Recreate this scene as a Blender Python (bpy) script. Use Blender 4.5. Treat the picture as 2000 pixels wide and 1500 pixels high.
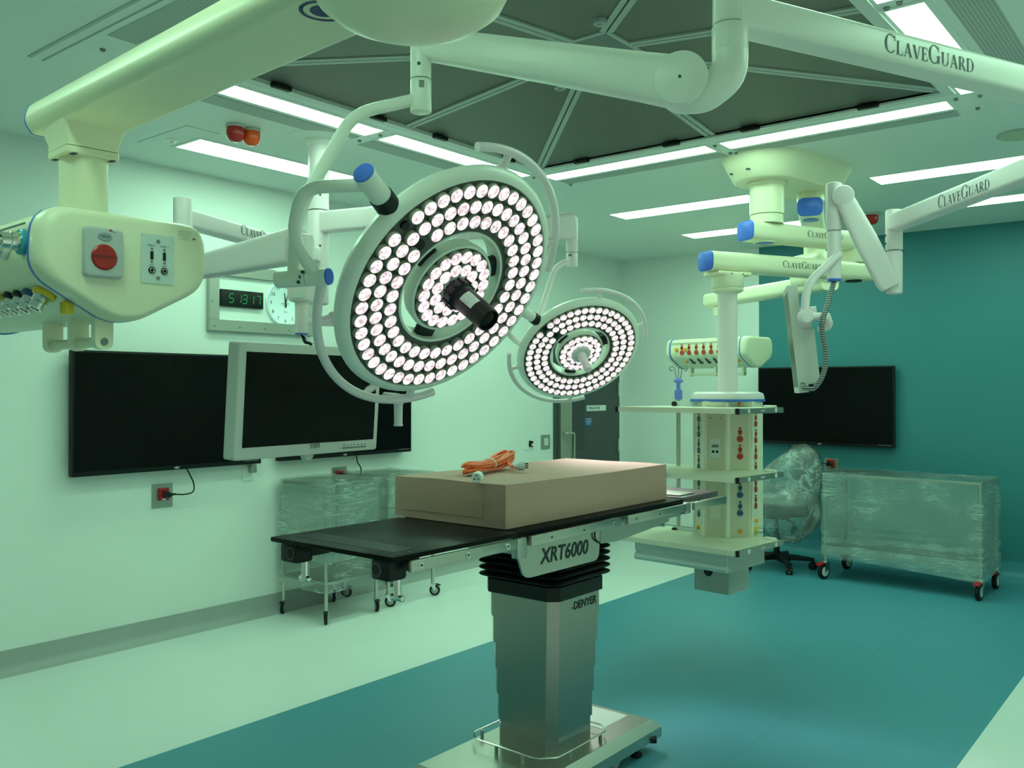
import bpy, bmesh, math, random
from mathutils import Vector, Matrix, noise as mnoise

# ------------------------------------------------------------------ scene, camera, light level
for o in list(bpy.data.objects): bpy.data.objects.remove(o, do_unlink=True)
SC = bpy.context.scene
COL = SC.collection
random.seed(7)
PI = math.pi
CAM_Z = 1.55
cam_data = bpy.data.cameras.new('camera')
cam_data.sensor_fit = 'HORIZONTAL'; cam_data.sensor_width = 36.0
cam_data.lens = 36.0 * 1751.13 / 2000.0
cam_data.clip_start = 0.05; cam_data.clip_end = 60
cam = bpy.data.objects.new('camera', cam_data); COL.objects.link(cam)
YAW, PIT, ROL = math.radians(-38.8388), math.radians(0.3283), math.radians(0.0372)
_f = Vector((math.sin(YAW)*math.cos(PIT), math.cos(YAW)*math.cos(PIT), math.sin(PIT)))
_r = Vector((math.cos(YAW), -math.sin(YAW), 0)); _u = _r.cross(_f)
_r2 = math.cos(ROL)*_r + math.sin(ROL)*_u; _u2 = -math.sin(ROL)*_r + math.cos(ROL)*_u
cam.matrix_world = Matrix(((_r2.x, _u2.x, -_f.x, 0), (_r2.y, _u2.y, -_f.y, 0), (_r2.z, _u2.z, -_f.z, CAM_Z), (0, 0, 0, 1)))
SC.camera = cam
world = bpy.data.worlds.new('world'); SC.world = world; world.use_nodes = True
world.node_tree.nodes['Background'].inputs[0].default_value = (0.5, 1.0, 0.65, 1)
world.node_tree.nodes['Background'].inputs[1].default_value = 0.02
SC.view_settings.view_transform = 'Standard'; SC.view_settings.look = 'None'
SC.view_settings.exposure = 0.95; SC.view_settings.gamma = 1.0
SC.view_settings.use_curve_mapping = False
TUBE = (0.53, 1.0, 0.67)           # tint of the fluorescent panels
TUBE_POWER = 8.0
LED_TINT = (1.0, 0.87, 0.86)
LED_POWER = 0.60

# room measures (metres)
XL, XR, YF, YB, CH = -5.2, 0.95, -1.7, 8.37, 2.94
TEAL_X0, TEAL_X1 = -3.56, -0.89      # teal floor band
WALL_TEAL_X = -3.628

# ------------------------------------------------------------------ materials
def principled(name, col, rough=0.5, metal=0.0, var=0.06, scale=6.0, bump=0.0, bscale=60.0, spec=0.5, coat=0.0):
    m = bpy.data.materials.new(name); m.use_nodes = True
    nt = m.node_tree; b = nt.nodes['Principled BSDF']
    tc = nt.nodes.new('ShaderNodeTexCoord')
    nz = nt.nodes.new('ShaderNodeTexNoise'); nz.inputs['Scale'].default_value = scale; nz.inputs['Detail'].default_value = 3
    nt.links.new(tc.outputs['Object'], nz.inputs['Vector'])
    mx = nt.nodes.new('ShaderNodeMix'); mx.data_type = 'RGBA'
    mx.inputs[6].default_value = tuple(c*(1-var) for c in col) + (1,)
    mx.inputs[7].default_value = tuple(min(1, c*(1+var)) for c in col) + (1,)
    nt.links.new(nz.outputs['Fac'], mx.inputs[0]); nt.links.new(mx.outputs[2], b.inputs['Base Color'])
    b.inputs['Roughness'].default_value = rough; b.inputs['Metallic'].default_value = metal
    b.inputs['Specular IOR Level'].default_value = spec
    if coat: b.inputs['Coat Weight'].default_value = coat
    if bump:
        n2 = nt.nodes.new('ShaderNodeTexNoise'); n2.inputs['Scale'].default_value = bscale
        nt.links.new(tc.outputs['Object'], n2.inputs['Vector'])
        bp = nt.nodes.new('ShaderNodeBump'); bp.inputs['Strength'].default_value = bump; bp.inputs['Distance'].default_value = 0.01
        nt.links.new(n2.outputs['Fac'], bp.inputs['Height']); nt.links.new(bp.outputs['Normal'], b.inputs['Normal'])
    return m

def steel(name, col, rough, stretch=(1, 1, 40), strength=0.04):
    m = principled(name, col, rough, 1.0, 0.05, 3)
    nt = m.node_tree; b = nt.nodes['Principled BSDF']
    tc = nt.nodes.new('ShaderNodeTexCoord'); mp = nt.nodes.new('ShaderNodeMapping'); mp.inputs['Scale'].default_value = stretch
    nz = nt.nodes.new('ShaderNodeTexNoise'); nz.inputs['Scale'].default_value = 12
    bp = nt.nodes.new('ShaderNodeBump'); bp.inputs['Strength'].default_value = strength; bp.inputs['Distance'].default_value = 0.004
    nt.links.new(tc.outputs['Object'], mp.inputs[0]); nt.links.new(mp.outputs[0], nz.inputs['Vector'])
    nt.links.new(nz.outputs['Fac'], bp.inputs['Height']); nt.links.new(bp.outputs['Normal'], b.inputs['Normal'])
    return m

def emission(name, col, power, var=0.0, scale=30, dark=None):
    m = bpy.data.materials.new(name); m.use_nodes = True
    nt = m.node_tree; nt.nodes.remove(nt.nodes['Principled BSDF'])
    e = nt.nodes.new('ShaderNodeEmission'); e.inputs[1].default_value = power
    e.inputs[0].default_value = tuple(col) + (1,)
    if dark:
        tc = nt.nodes.new('ShaderNodeTexCoord')
        nz = nt.nodes.new('ShaderNodeTexVoronoi'); nz.inputs['Scale'].default_value = scale
        rp = nt.nodes.new('ShaderNodeValToRGB'); rp.color_ramp.elements[0].position = 0.10; rp.color_ramp.elements[1].position = 0.24
        rp.color_ramp.elements[0].color = tuple(dark) + (1,); rp.color_ramp.elements[1].color = tuple(col) + (1,)
        nt.links.new(tc.outputs['Object'], nz.inputs['Vector']); nt.links.new(nz.outputs['Distance'], rp.inputs[0])
        nt.links.new(rp.outputs[0], e.inputs[0])
    nt.links.new(e.outputs[0], nt.nodes['Material Output'].inputs[0])
    return m

def led_lens(name):
    """clear lens over a small emitter: bright rim and centre, pinkish reflector shadows, a few dark pips"""
    m = bpy.data.materials.new(name); m.use_nodes = True
    nt = m.node_tree; nt.nodes.remove(nt.nodes['Principled BSDF']); N = nt.nodes.new; LK = nt.links.new
    tc = N('ShaderNodeTexCoord'); oi = N('ShaderNodeObjectInfo')
    ad = N('ShaderNodeVectorMath'); ad.operation = 'ADD'; LK(tc.outputs['Object'], ad.inputs[0]); LK(oi.outputs['Location'], ad.inputs[1])
    nz = N('ShaderNodeTexNoise'); nz.inputs['Scale'].default_value = 85; nz.inputs['Detail'].default_value = 2; LK(ad.outputs[0], nz.inputs['Vector'])
    rp = N('ShaderNodeValToRGB'); e = rp.color_ramp.elements
    e[0].position = .34; e[0].color = (.62, .46, .50, 1); e[1].position = .60; e[1].color = (1, .95, .94, 1)
    k = e.new(.46); k.color = (.92, .82, .83, 1)
    LK(nz.outputs['Fac'], rp.inputs[0])
    vo = N('ShaderNodeTexVoronoi'); vo.inputs['Scale'].default_value = 95; LK(ad.outputs[0], vo.inputs['Vector'])
    pr = N('ShaderNodeMapRange'); pr.inputs[1].default_value = .10; pr.inputs[2].default_value = .22; pr.inputs[3].default_value = .25; pr.inputs[4].default_value = 1; LK(vo.outputs['Distance'], pr.inputs[0])
    mx = N('ShaderNodeMix'); mx.data_type = 'RGBA'; mx.blend_type = 'MULTIPLY'; mx.inputs[0].default_value = 1
    LK(rp.outputs[0], mx.inputs[6]); LK(pr.outputs[0], mx.inputs[7])
    em = N('ShaderNodeEmission'); LK(mx.outputs[2], em.inputs[0]); em.inputs[1].default_value = LED_POWER
    LK(em.outputs[0], nt.nodes['Material Output'].inputs[0])
    return m

def stripes_x(name, cols, edges, rough, axis=0, var=0.03, spec=0.5, seams=()):
    """flat paint or vinyl in bands across one axis (object space = world for the setting)"""
    m = bpy.data.materials.new(name); m.use_nodes = True
    nt = m.node_tree; b = nt.nodes['Principled BSDF']
    tc = nt.nodes.new('ShaderNodeTexCoord'); sp = nt.nodes.new('ShaderNodeSeparateXYZ')
    nt.links.new(tc.outputs['Object'], sp.inputs[0])
    prev = None
    for i, e in enumerate(edges):
        g = nt.nodes.new('ShaderNodeMath'); g.operation = 'GREATER_THAN'; g.inputs[1].default_value = e
        nt.links.new(sp.outputs[axis], g.inputs[0])
        mx = nt.nodes.new('ShaderNodeMix'); mx.data_type = 'RGBA'
        nt.links.new(g.outputs[0], mx.inputs[0])
        if prev is None: mx.inputs[6].default_value = tuple(cols[0]) + (1,)
        else: nt.links.new(prev, mx.inputs[6])
        mx.inputs[7].default_value = tuple(cols[i+1]) + (1,)
        prev = mx.outputs[2]
    for (s, w) in seams:
        d = nt.nodes.new('ShaderNodeMath'); d.operation = 'COMPARE'; d.inputs[1].default_value = s; d.inputs[2].default_value = w
        nt.links.new(sp.outputs[axis], d.inputs[0])
        mx = nt.nodes.new('ShaderNodeMix'); mx.data_type = 'RGBA'; mx.blend_type = 'MULTIPLY'
        nt.links.new(d.outputs[0], mx.inputs[0]); nt.links.new(prev, mx.inputs[6]); mx.inputs[7].default_value = (.8, .85, .85, 1)
        prev = mx.outputs[2]
    nz = nt.nodes.new('ShaderNodeTexNoise'); nz.inputs['Scale'].default_value = 2.5; nz.inputs['Detail'].default_value = 4
    nt.links.new(tc.outputs['Object'], nz.inputs['Vector'])
    rg = nt.nodes.new('ShaderNodeMapRange'); rg.inputs[3].default_value = 1-var; rg.inputs[4].default_value = 1+var
    nt.links.new(nz.outputs['Fac'], rg.inputs[0])
    ml = nt.nodes.new('ShaderNodeMix'); ml.data_type = 'RGBA'; ml.blend_type = 'MULTIPLY'; ml.inputs[0].default_value = 1
    nt.links.new(prev, ml.inputs[6]); nt.links.new(rg.outputs[0], ml.inputs[7])
    nt.links.new(ml.outputs[2], b.inputs['Base Color'])
    b.inputs['Roughness'].default_value = rough; b.inputs['Specular IOR Level'].default_value = spec
    return m

def perforated(name, c0, c1, pitch, rough=0.6):
    m = bpy.data.materials.new(name); m.use_nodes = True
    nt = m.node_tree; b = nt.nodes['Principled BSDF']
    tc = nt.nodes.new('ShaderNodeTexCoord')
    vo = nt.nodes.new('ShaderNodeTexVoronoi'); vo.inputs['Scale'].default_value = 1/pitch; vo.inputs['Randomness'].default_value = 0
    rp = nt.nodes.new('ShaderNodeValToRGB'); rp.color_ramp.elements[0].position = 0.30; rp.color_ramp.elements[1].position = 0.38
    rp.color_ramp.elements[0].color = tuple(c1) + (1,); rp.color_ramp.elements[1].color = tuple(c0) + (1,)
    nt.links.new(tc.outputs['Object'], vo.inputs['Vector']); nt.links.new(vo.outputs['Distance'], rp.inputs[0])
    nt.links.new(rp.outputs[0], b.inputs['Base Color']); b.inputs['Roughness'].default_value = rough
    return m

def film(name, body=0.26, tint=(.85, .95, .92), rot=0.12, stretch=(2.2, 2.2, 30), line=.022):
    """stretch wrap: thin veil with a few taut creases, their highlights painted white, and a gloss"""
    m = bpy.data.materials.new(name); m.use_nodes = True
    nt = m.node_tree; nt.nodes.remove(nt.nodes['Principled BSDF'])
    N = nt.nodes.new; LK = nt.links.new
    tc = N('ShaderNodeTexCoord')
    mp = N('ShaderNodeMapping'); mp.inputs['Scale'].default_value = stretch; mp.inputs['Rotation'].default_value = (rot, -rot*1.6, 0)
    nz = N('ShaderNodeTexNoise'); nz.inputs['Scale'].default_value = 1.3; nz.inputs['Detail'].default_value = 4; nz.inputs['Distortion'].default_value = 0.9
    LK(tc.outputs['Object'], mp.inputs[0]); LK(mp.outputs[0], nz.inputs['Vector'])
    n2 = N('ShaderNodeTexNoise'); n2.inputs['Scale'].default_value = 3.0; n2.inputs['Detail'].default_value = 3
    LK(tc.outputs['Object'], n2.inputs['Vector'])
    # painted crease highlights: thin bands where the streak noise crosses its middle, broken up by the broad noise
    sb = N('ShaderNodeMath'); sb.operation = 'SUBTRACT'; sb.inputs[1].default_value = .5; LK(nz.outputs['Fac'], sb.inputs[0])
    ab = N('ShaderNodeMath'); ab.operation = 'ABSOLUTE'; LK(sb.outputs[0], ab.inputs[0])
    cr = N('ShaderNodeMapRange'); cr.inputs[1].default_value = 0; cr.inputs[2].default_value = line; cr.inputs[3].default_value = 1; cr.inputs[4].default_value = 0; LK(ab.outputs[0], cr.inputs[0])
    br = N('ShaderNodeMapRange'); br.inputs[1].default_value = .47; br.inputs[2].default_value = .60; LK(n2.outputs['Fac'], br.inputs[0])
    cm = N('ShaderNodeMath'); cm.operation = 'MULTIPLY'; LK(cr.outputs[0], cm.inputs[0]); LK(br.outputs[0], cm.inputs[1])
    vl = N('ShaderNodeMapRange'); vl.inputs[1].default_value = .3; vl.inputs[2].default_value = .7; vl.inputs[3].default_value = body*.65; vl.inputs[4].default_value = body*1.25; LK(n2.outputs['Fac'], vl.inputs[0])
    ad = N('ShaderNodeMath'); ad.operation = 'MULTIPLY_ADD'; ad.inputs[1].default_value = .62; ad.use_clamp = True
    LK(cm.outputs[0], ad.inputs[0]); LK(vl.outputs[0], ad.inputs[2])
    bp = N('ShaderNodeBump'); bp.inputs['Strength'].default_value = 0.45; bp.inputs['Distance'].default_value = 0.02
    LK(nz.outputs['Fac'], bp.inputs['Height'])
    tr = N('ShaderNodeBsdfTransparent'); tr.inputs[0].default_value = (.95, .98, .97, 1)
    df = N('ShaderNodeBsdfDiffuse'); df.inputs[0].default_value = tuple(tint) + (1,)
    tl = N('ShaderNodeBsdfTranslucent'); tl.inputs[0].default_value = tuple(tint) + (1,)
    md = N('ShaderNodeMixShader'); md.inputs[0].default_value = .4; LK(df.outputs[0], md.inputs[1]); LK(tl.outputs[0], md.inputs[2])
    gl = N('ShaderNodeBsdfGlossy'); gl.inputs['Roughness'].default_value = 0.16; gl.inputs[0].default_value = (.8, .8, .8, 1)
    LK(bp.outputs['Normal'], gl.inputs['Normal'])
    m1 = N('ShaderNodeMixShader'); LK(ad.outputs[0], m1.inputs[0]); LK(tr.outputs[0], m1.inputs[1]); LK(md.outputs[0], m1.inputs[2])
    fr = N('ShaderNodeFresnel'); fr.inputs[0].default_value = 1.33; LK(bp.outputs['Normal'], fr.inputs['Normal'])
    m2 = N('ShaderNodeMixShader'); LK(fr.outputs[0], m2.inputs[0]); LK(m1.outputs[0], m2.inputs[1]); LK(gl.outputs[0], m2.inputs[2])
    LK(m2.outputs[0], nt.nodes['Material Output'].inputs[0])
    return m

def cable_stripe(name, a, b_, pitch):
    m = principled(name, a, 0.35); nt = m.node_tree; b = nt.nodes['Principled BSDF']
    tc = nt.nodes.new('ShaderNodeTexCoord'); wv = nt.nodes.new('ShaderNodeTexWave'); wv.bands_direction = 'Z'; wv.inputs['Scale'].default_value = pitch
    rp = nt.nodes.new('ShaderNodeValToRGB'); rp.color_ramp.elements[0].position = .35; rp.color_ramp.elements[1].position = .5
    rp.color_ramp.elements[0].color = tuple(b_) + (1,); rp.color_ramp.elements[1].color = tuple(a) + (1,)
    nt.links.new(tc.outputs['Object'], wv.inputs[0]); nt.links.new(wv.outputs['Fac'], rp.inputs[0]); nt.links.new(rp.outputs[0], b.inputs['Base Color'])
    return m

M = {}
def setup_materials():
    P = principled
    M['wall'] = P('wall_paint', (.80, .82, .80), .55, var=.015, scale=1.5)
    M['ceiling'] = P('ceiling_paint', (.74, .78, .76), .6, var=.015, scale=1.5)
    M['floor'] = stripes_x('floor_vinyl', [(.70, .74, .73), (.064, .255, .335), (.70, .74, .73)], [TEAL_X0, TEAL_X1], .42, seams=((-1.65, .003),))
    M['wall_back'] = stripes_x('back_wall_paint', [(.80, .82, .80), (.036, .205, .245)], [WALL_TEAL_X], .5, var=.015)
    M['base_grey'] = P('skirting_grey', (.36, .38, .37), .5)
    M['base_teal'] = P('skirting_teal', (.05, .24, .31), .45)
    M['tube'] = emission('light_panel_glow', TUBE, TUBE_POWER)
    M['cream'] = P('cream_plastic', (.84, .80, .60), .34, var=.02, spec=.5)
    M['white'] = P('white_enamel', (.84, .84, .78), .30, var=.02)
    M['white_lamplit'] = P('white_arm_lamplit', (.84, .73, .76), .32, var=.02)  # lilac cast of the surgical lamps' light mixed into the white enamel
    M['bezel'] = P('monitor_bezel', (.62, .60, .58), .45, var=.02)
    M['grey_plastic'] = P('grey_plastic', (.50, .52, .52), .45, var=.03)
    M['pale_plate'] = P('pale_plate', (.62, .68, .66), .4, var=.02)
    M['blue_trim'] = P('blue_trim', (.05, .17, .62), .4)
    M['blue_cap'] = P('blue_cap', (.06, .17, .78), .35)
    M['blue_dark'] = P('navy_ink', (.02, .035, .16), .45)
    M['blue_soft'] = P('periwinkle_plastic', (.16, .22, .72), .4)
    M['black'] = P('black_plastic', (.008, .009, .010), .4, var=.2, spec=.28)
    M['black_rubber'] = P('black_rubber', (.006, .007, .008), .55, var=.2, bump=.1, spec=.3)
    M['black_pad'] = P('black_pad', (.006, .0065, .007), .36, var=.15, bump=.03, bscale=180, spec=.07)
    M['screen'] = P('black_screen', (.003, .0035, .004), .25, var=.1, spec=.12)
    M['ink'] = P('dark_ink', (.02, .035, .06), .5)
    M['ink_black'] = P('black_ink', (.01, .012, .014), .5)
    M['ink_grey'] = P('grey_ink', (.18, .20, .20), .5)
    M['steel'] = steel('brushed_steel', (.55, .54, .50), .30)
    M['steel_column'] = steel('column_steel', (.37, .36, .33), .30)
    M['steel_h'] = steel('brushed_steel_horizontal', (.52, .50, .46), .34, (1, 1, 30))
    M['steel_plate'] = steel('steel_plate', (.46, .46, .43), .42)
    M['chrome'] = steel('chrome', (.72, .72, .70), .14, strength=0)
    M['panel_mesh'] = P('diffuser_mesh', (.15, .155, .135), .45, .35, var=.05, scale=2, bump=.12, bscale=420)
    M['panel_mesh_core'] = perforated('diffuser_core_mesh', (.24, .26, .25), (.05, .055, .05), .016)
    M['strip_mesh'] = perforated('return_air_mesh', (.46, .50, .48), (.20, .22, .21), .014)
    M['alu'] = P('painted_aluminium', (.42, .46, .44), .45)
    M['alu_pale'] = P('pale_aluminium', (.62, .66, .64), .45)
    M['led_board'] = P('lamp_face_black', (.07, .07, .062), .35)
    M['led_cup'] = P('smoked_cup_lit', (.50, .48, .40), .22)  # base brightened: LED light on the smoked cups put into the colour
    M['led'] = led_lens('led_lens_glow')
    M['red'] = P('red_plastic', (.42, .012, .010), .35)
    M['red_dark'] = P('dark_red_lens', (.42, .010, .012), .25)
    M['orange_lens'] = P('orange_lens', (.80, .08, .01), .25)
    M['orange_cord'] = P('orange_cord', (.95, .17, .05), .42)
    M['orange'] = P('amber_knob', (.95, .36, .03), .35)
    M['yellow'] = P('yellow_plastic', (.85, .58, .03), .4)
    M['teal_ring'] = P('teal_ring', (.05, .36, .45), .4)
    M['socket_blue'] = P('socket_blue', (.03, .09, .24), .4)
    M['socket_dark'] = P('socket_dark_green', (.02, .05, .06), .4)
    M['socket_red'] = P('socket_red', (.52, .035, .02), .4)
    M['cardboard'] = P('cardboard', (.46, .275, .225), .75, var=.05, scale=4, bump=.08, bscale=25)
    M['cardboard_tape'] = P('cardboard_tape', (.42, .25, .20), .45)
    M['shelf'] = P('shelf_laminate', (.72, .70, .56), .42, var=.02)
    M['shelf_edge'] = P('shelf_edge_grey', (.56, .58, .54), .42, var=.02)
    M['panel_beige'] = P('panel_beige', (.62, .58, .44), .45)
    M['duct'] = P('duct_grey', (.46, .48, .44), .4)
    M['door'] = P('door_charcoal', (.055, .062, .068), .45)
    M['door_dark'] = P('door_vision_panel', (.03, .035, .042), .2)
    M['door_plate'] = P('door_plate_olive', (.30, .30, .25), .4)
    M['sign'] = P('sign_white', (.78, .80, .80), .4)
    M['sign_blue'] = P('sign_blue', (.03, .12, .35), .4)
    M['board'] = P('clock_board', (.80, .84, .82), .5)
    M['clock_white'] = P('clock_dial', (.80, .90, .95), .4)
    M['digit'] = emission('green_digits', (.03, .70, .14), .32)
    M['film'] = film('stretch_wrap', .20, line=.03)
    M['film_thick'] = film('stretch_wrap_layers', .24, rot=.3, line=.02)
    M['film_soft'] = film('stretch_wrap_loose', .30, rot=.6)
    M['film_rumpled'] = film('stretch_wrap_rumpled', .28, stretch=(7, 7, 9), line=.07)
    M['white_plug'] = P('white_plug', (.80, .82, .82), .35)
    M['cabinet'] = P('cabinet_grey', (.42, .47, .46), .45)
    M['caster_grey'] = P('caster_grey', (.30, .33, .34), .45)
    M['chair_fabric'] = P('chair_fabric', (.03, .035, .04), .8, bump=.1)
    M['cable_grey'] = cable_stripe('ribbed_cable', (.30, .32, .33), (.05, .055, .06), 26)
    M['smoke'] = P('detector_beige', (.50, .54, .42), .5)
    M['label'] = P('paper_label', (.72, .76, .72), .5)
    M['pad_violet'] = P('padded_section', (.11, .085, .10), .3)
setup_materials()

# ------------------------------------------------------------------ mesh helpers
def rot_z(a): return Matrix.Rotation(a, 3, 'Z')
def frame_from(z, hint=Vector((0, 0, 1))):
    z = Vector(z).normalized()
    if abs(z.dot(hint)) > .98: hint = Vector((0, 1, 0)) if abs(z.y) < .9 else Vector((1, 0, 0))
    x = hint.cross(z).normalized(); y = z.cross(x)
    return x, y, z
def rpoly(pts, r, n=4):
    """round the corners of a 2-d polygon; r may be a number or one per corner"""
    out = []; N = len(pts)
    for i, p in enumerate(pts):
        rr = r[i] if isinstance(r, (list, tuple)) else r
        p = Vector(p); a = Vector(pts[i-1]) - p; b = Vector(pts[(i+1) % N]) - p
        la, lb = a.length, b.length
        t = min(rr, la*.48, lb*.48)
        if t < 1e-5: out.append(p); continue
        p0 = p + a/la*t; p1 = p + b/lb*t
        for k in range(n+1):
            s = k/n
            out.append((1-s)**2*p0 + 2*s*(1-s)*p + s*s*p1)
    return out
def rrect(w, h, r, n=4):
    return rpoly([(-w/2, -h/2), (w/2, -h/2), (w/2, h/2), (-w/2, h/2)], r, n)
def fillet_path(pts, r, n=6):
    pts = [Vector(p) for p in pts]; out = [pts[0]]
    for i in range(1, len(pts)-1):
        rr = r[i] if isinstance(r, (list, tuple)) else r
        p = pts[i]; a = pts[i-1]-p; b = pts[i+1]-p
        t = min(rr, a.length*.49, b.length*.49)
        p0 = p + a.normalized()*t; p1 = p + b.normalized()*t
        for k in range(n+1):
            s = k/n; out.append((1-s)**2*p0 + 2*s*(1-s)*p + s*s*p1)
    out.append(pts[-1]); return out
def spline(pts, n=6):
    pts = [Vector(p) for p in pts]; P = [pts[0]*2-pts[1]] + pts + [pts[-1]*2-pts[-2]]; out = []
    for i in range(1, len(P)-2):
        for k in range(n):
            t = k/n; a, b, c, d = P[i-1:i+3]
            out.append(.5*((2*b)+(c-a)*t+(2*a-5*b+4*c-d)*t*t+(3*b-a-3*c+d)*t**3))
    out.append(pts[-1]); return out

class MB:
    def __init__(s): s.bm = bmesh.new(); s.mi = 0
    def _faces(s, fs):
        for f in fs: f.material_index = s.mi
    def poly(s, pts):
        f = s.bm.faces.new([s.bm.verts.new(p) for p in pts]); f.material_index = s.mi; return s
    def box(s, c, size, rot=None, bev=0.0, seg=2):
        t = bmesh.new(); bmesh.ops.create_cube(t, size=1)
        bmesh.ops.scale(t, vec=Vector(size), verts=t.verts)
        if bev: bmesh.ops.bevel(t, geom=t.edges[:], offset=min(bev, min(size)*.49), segments=seg, profile=.5, affect='EDGES')
        if rot is not None: bmesh.ops.rotate(t, matrix=rot, verts=t.verts, cent=(0, 0, 0))
        bmesh.ops.translate(t, vec=Vector(c), verts=t.verts)
        s._merge(t); return s
    def bounds(s, a, b, bev=0.0, seg=2):
        a = Vector(a); b = Vector(b)
        return s.box((a+b)/2, [abs(v) for v in (b-a)], bev=bev, seg=seg)
    def _merge(s, t):
        vm = {v: s.bm.verts.new(v.co) for v in t.verts}
        for f in t.faces:
            g = s.bm.faces.new([vm[v] for v in f.verts]); g.material_index = s.mi
        t.free()
    def rings(s, rings, cap0=True, cap1=True, closed=False):
        R = [[s.bm.verts.new(p) for p in r] for r in rings]
        n = len(R[0]); L = len(R)
        for i in range(L if closed else L-1):
            a, b = R[i], R[(i+1) % L]
            for k in range(n):
                f = s.bm.faces.new((a[k], a[(k+1) % n], b[(k+1) % n], b[k])); f.material_index = s.mi
        if not closed:
            if cap0: f = s.bm.faces.new(R[0][::-1]); f.material_index = s.mi
            if cap1: f = s.bm.faces.new(R[-1]); f.material_index = s.mi
        return s
    def cyl(s, p0, p1, r, r2=None, seg=24, bev=0.0):
        p0 = Vector(p0); p1 = Vector(p1); r2 = r if r2 is None else r2
        L = (p1-p0).length
        prof = [(r, 0), (r2, L)]
        if bev: prof = [(r-bev, 0), (r-bev*.3, bev*.3), (r, bev), (r2, L-bev), (r2-bev*.3, L-bev*.3), (r2-bev, L)]
        return s.lathe(prof, p0, p1-p0, seg)
    def lathe(s, prof, origin, axis, seg=32, cap0=True, cap1=True):
        x, y, z = frame_from(axis); o = Vector(origin)
        return s.rings([[o + z*h + (x*math.cos(2*PI*k/seg) + y*math.sin(2*PI*k/seg))*max(r, 1e-5) for k in range(seg)] for r, h in prof], cap0, cap1)
    def tube(s, pts, r, seg=12, closed=False):
        pts = [Vector(p) for p in pts]; n = len(pts); rs = r if isinstance(r, (list, tuple)) else [r]*n
        tan = []
        for i in range(n):
            if closed: t = pts[(i+1) % n] - pts[i-1]
            else: t = pts[min(i+1, n-1)] - pts[max(i-1, 0)]
            tan.append(t.normalized())
        x, y, z = frame_from(tan[0]); rr = []
        for i in range(n):
            z = tan[i]; x = (x - z*x.dot(z)).normalized(); y = z.cross(x)
            rr.append([pts[i] + (x*math.cos(2*PI*k/seg) + y*math.sin(2*PI*k/seg))*rs[i] for k in range(seg)])
        return s.rings(rr, closed=closed)
    def prism(s, poly, o, ux, uy, depth, inset=0.0):
        """polygon in (ux,uy) at o, pushed along ux x uy by depth; inset rounds the far edge"""
        o = Vector(o); ux = Vector(ux); uy = Vector(uy); uz = ux.cross(uy).normalized()
        ring = lambda pl, d: [o + ux*p[0] + uy*p[1] + uz*d for p in pl]
        R = [ring(poly, 0)]
        if inset:
            c = sum((Vector(p) for p in poly), Vector((0, 0)))/len(poly)
            w = max((Vector(p)-c).length for p in poly)
            for k in range(0, 5):
                a = k/4*PI/2; f = 1 - inset*(1-math.cos(a))/w
                R.append(ring([c + (Vector(p)-c)*f for p in poly], depth - inset*(1-math.sin(a))))
        else: R.append(ring(poly, depth))
        return s.rings(R)
    def arm(s, p0, p1, w0, h0, w1=None, h1=None, r=.03, n=5, secs=None):
        """beam of rounded section between two points, sides upright"""
        p0 = Vector(p0); p1 = Vector(p1); d = (p1-p0).normalized()
        sx = d.cross(Vector((0, 0, 1))).normalized(); up = sx.cross(d)
        w1 = w0 if w1 is None else w1; h1 = h0 if h1 is None else h1
        secs = secs or [(0, w0, h0), (1, w1, h1)]
        return s.rings([[p0.lerp(p1, t) + sx*q[0] + up*q[1] for q in rrect(w, h, min(r, w*.49, h*.49), n)] for t, w, h in secs])
    def torus(s, c, axis, R, r, seg=48, ss=10, a0=0, a1=2*PI):
        x, y, z = frame_from(axis); c = Vector(c)
        full = abs(a1-a0-2*PI) < 1e-4; n = seg if full else seg+1
        pts = [c + (x*math.cos(a0+(a1-a0)*k/seg) + y*math.sin(a0+(a1-a0)*k/seg))*R for k in range(n)]
        return s.tube(pts, r, ss, closed=full)

def world_loc(p):
    v = Vector((0, 0, 0))
    while p is not None: v = v + p.location; p = p.parent
    return v
def obj(name, mb, mat, parent=None, smooth=35, label=None):
    """link the collected shapes as ONE mesh object (vertices given in world metres)"""
    bm = mb.bm if isinstance(mb, MB) else mb
    if parent is not None: bmesh.ops.translate(bm, vec=-world_loc(parent), verts=bm.verts)
    bmesh.ops.remove_doubles(bm, verts=bm.verts, dist=1e-6)
    bmesh.ops.recalc_face_normals(bm, faces=bm.faces)
    me = bpy.data.meshes.new(name); bm.to_mesh(me); bm.free()
    for m in (mat if isinstance(mat, (list, tuple)) else [mat]): me.materials.append(M[m])
    if smooth:
        me.polygons.foreach_set('use_smooth', [True]*len(me.polygons))
        me.set_sharp_from_angle(angle=math.radians(smooth))
    o = bpy.data.objects.new(name, me); COL.objects.link(o)
    if parent is not None: o.parent = parent
    if label: o['label'] = label
    return o
def thing(name, label, cat, loc, group=None):
    o = bpy.data.objects.new(name, None); COL.objects.link(o); o.location = Vector(loc)
    o.empty_display_size = .05
    o['label'] = label; o['category'] = cat
    if group: o['group'] = group
    return o
def tag(o, label, cat, group=None):
    o['label'] = label; o['category'] = cat
    if group: o['group'] = group
    return o
def struct(name, mb, mat, parent=None, smooth=30):
    o = obj(name, mb, mat, parent, smooth)
    if parent is None: o['kind'] = 'structure'
    return o
def copy_tree(o, parent=None):
    c = o.copy(); COL.objects.link(c); c.parent = parent
    for ch in [k for k in o.children]: copy_tree(ch, c)
    return c

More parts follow.
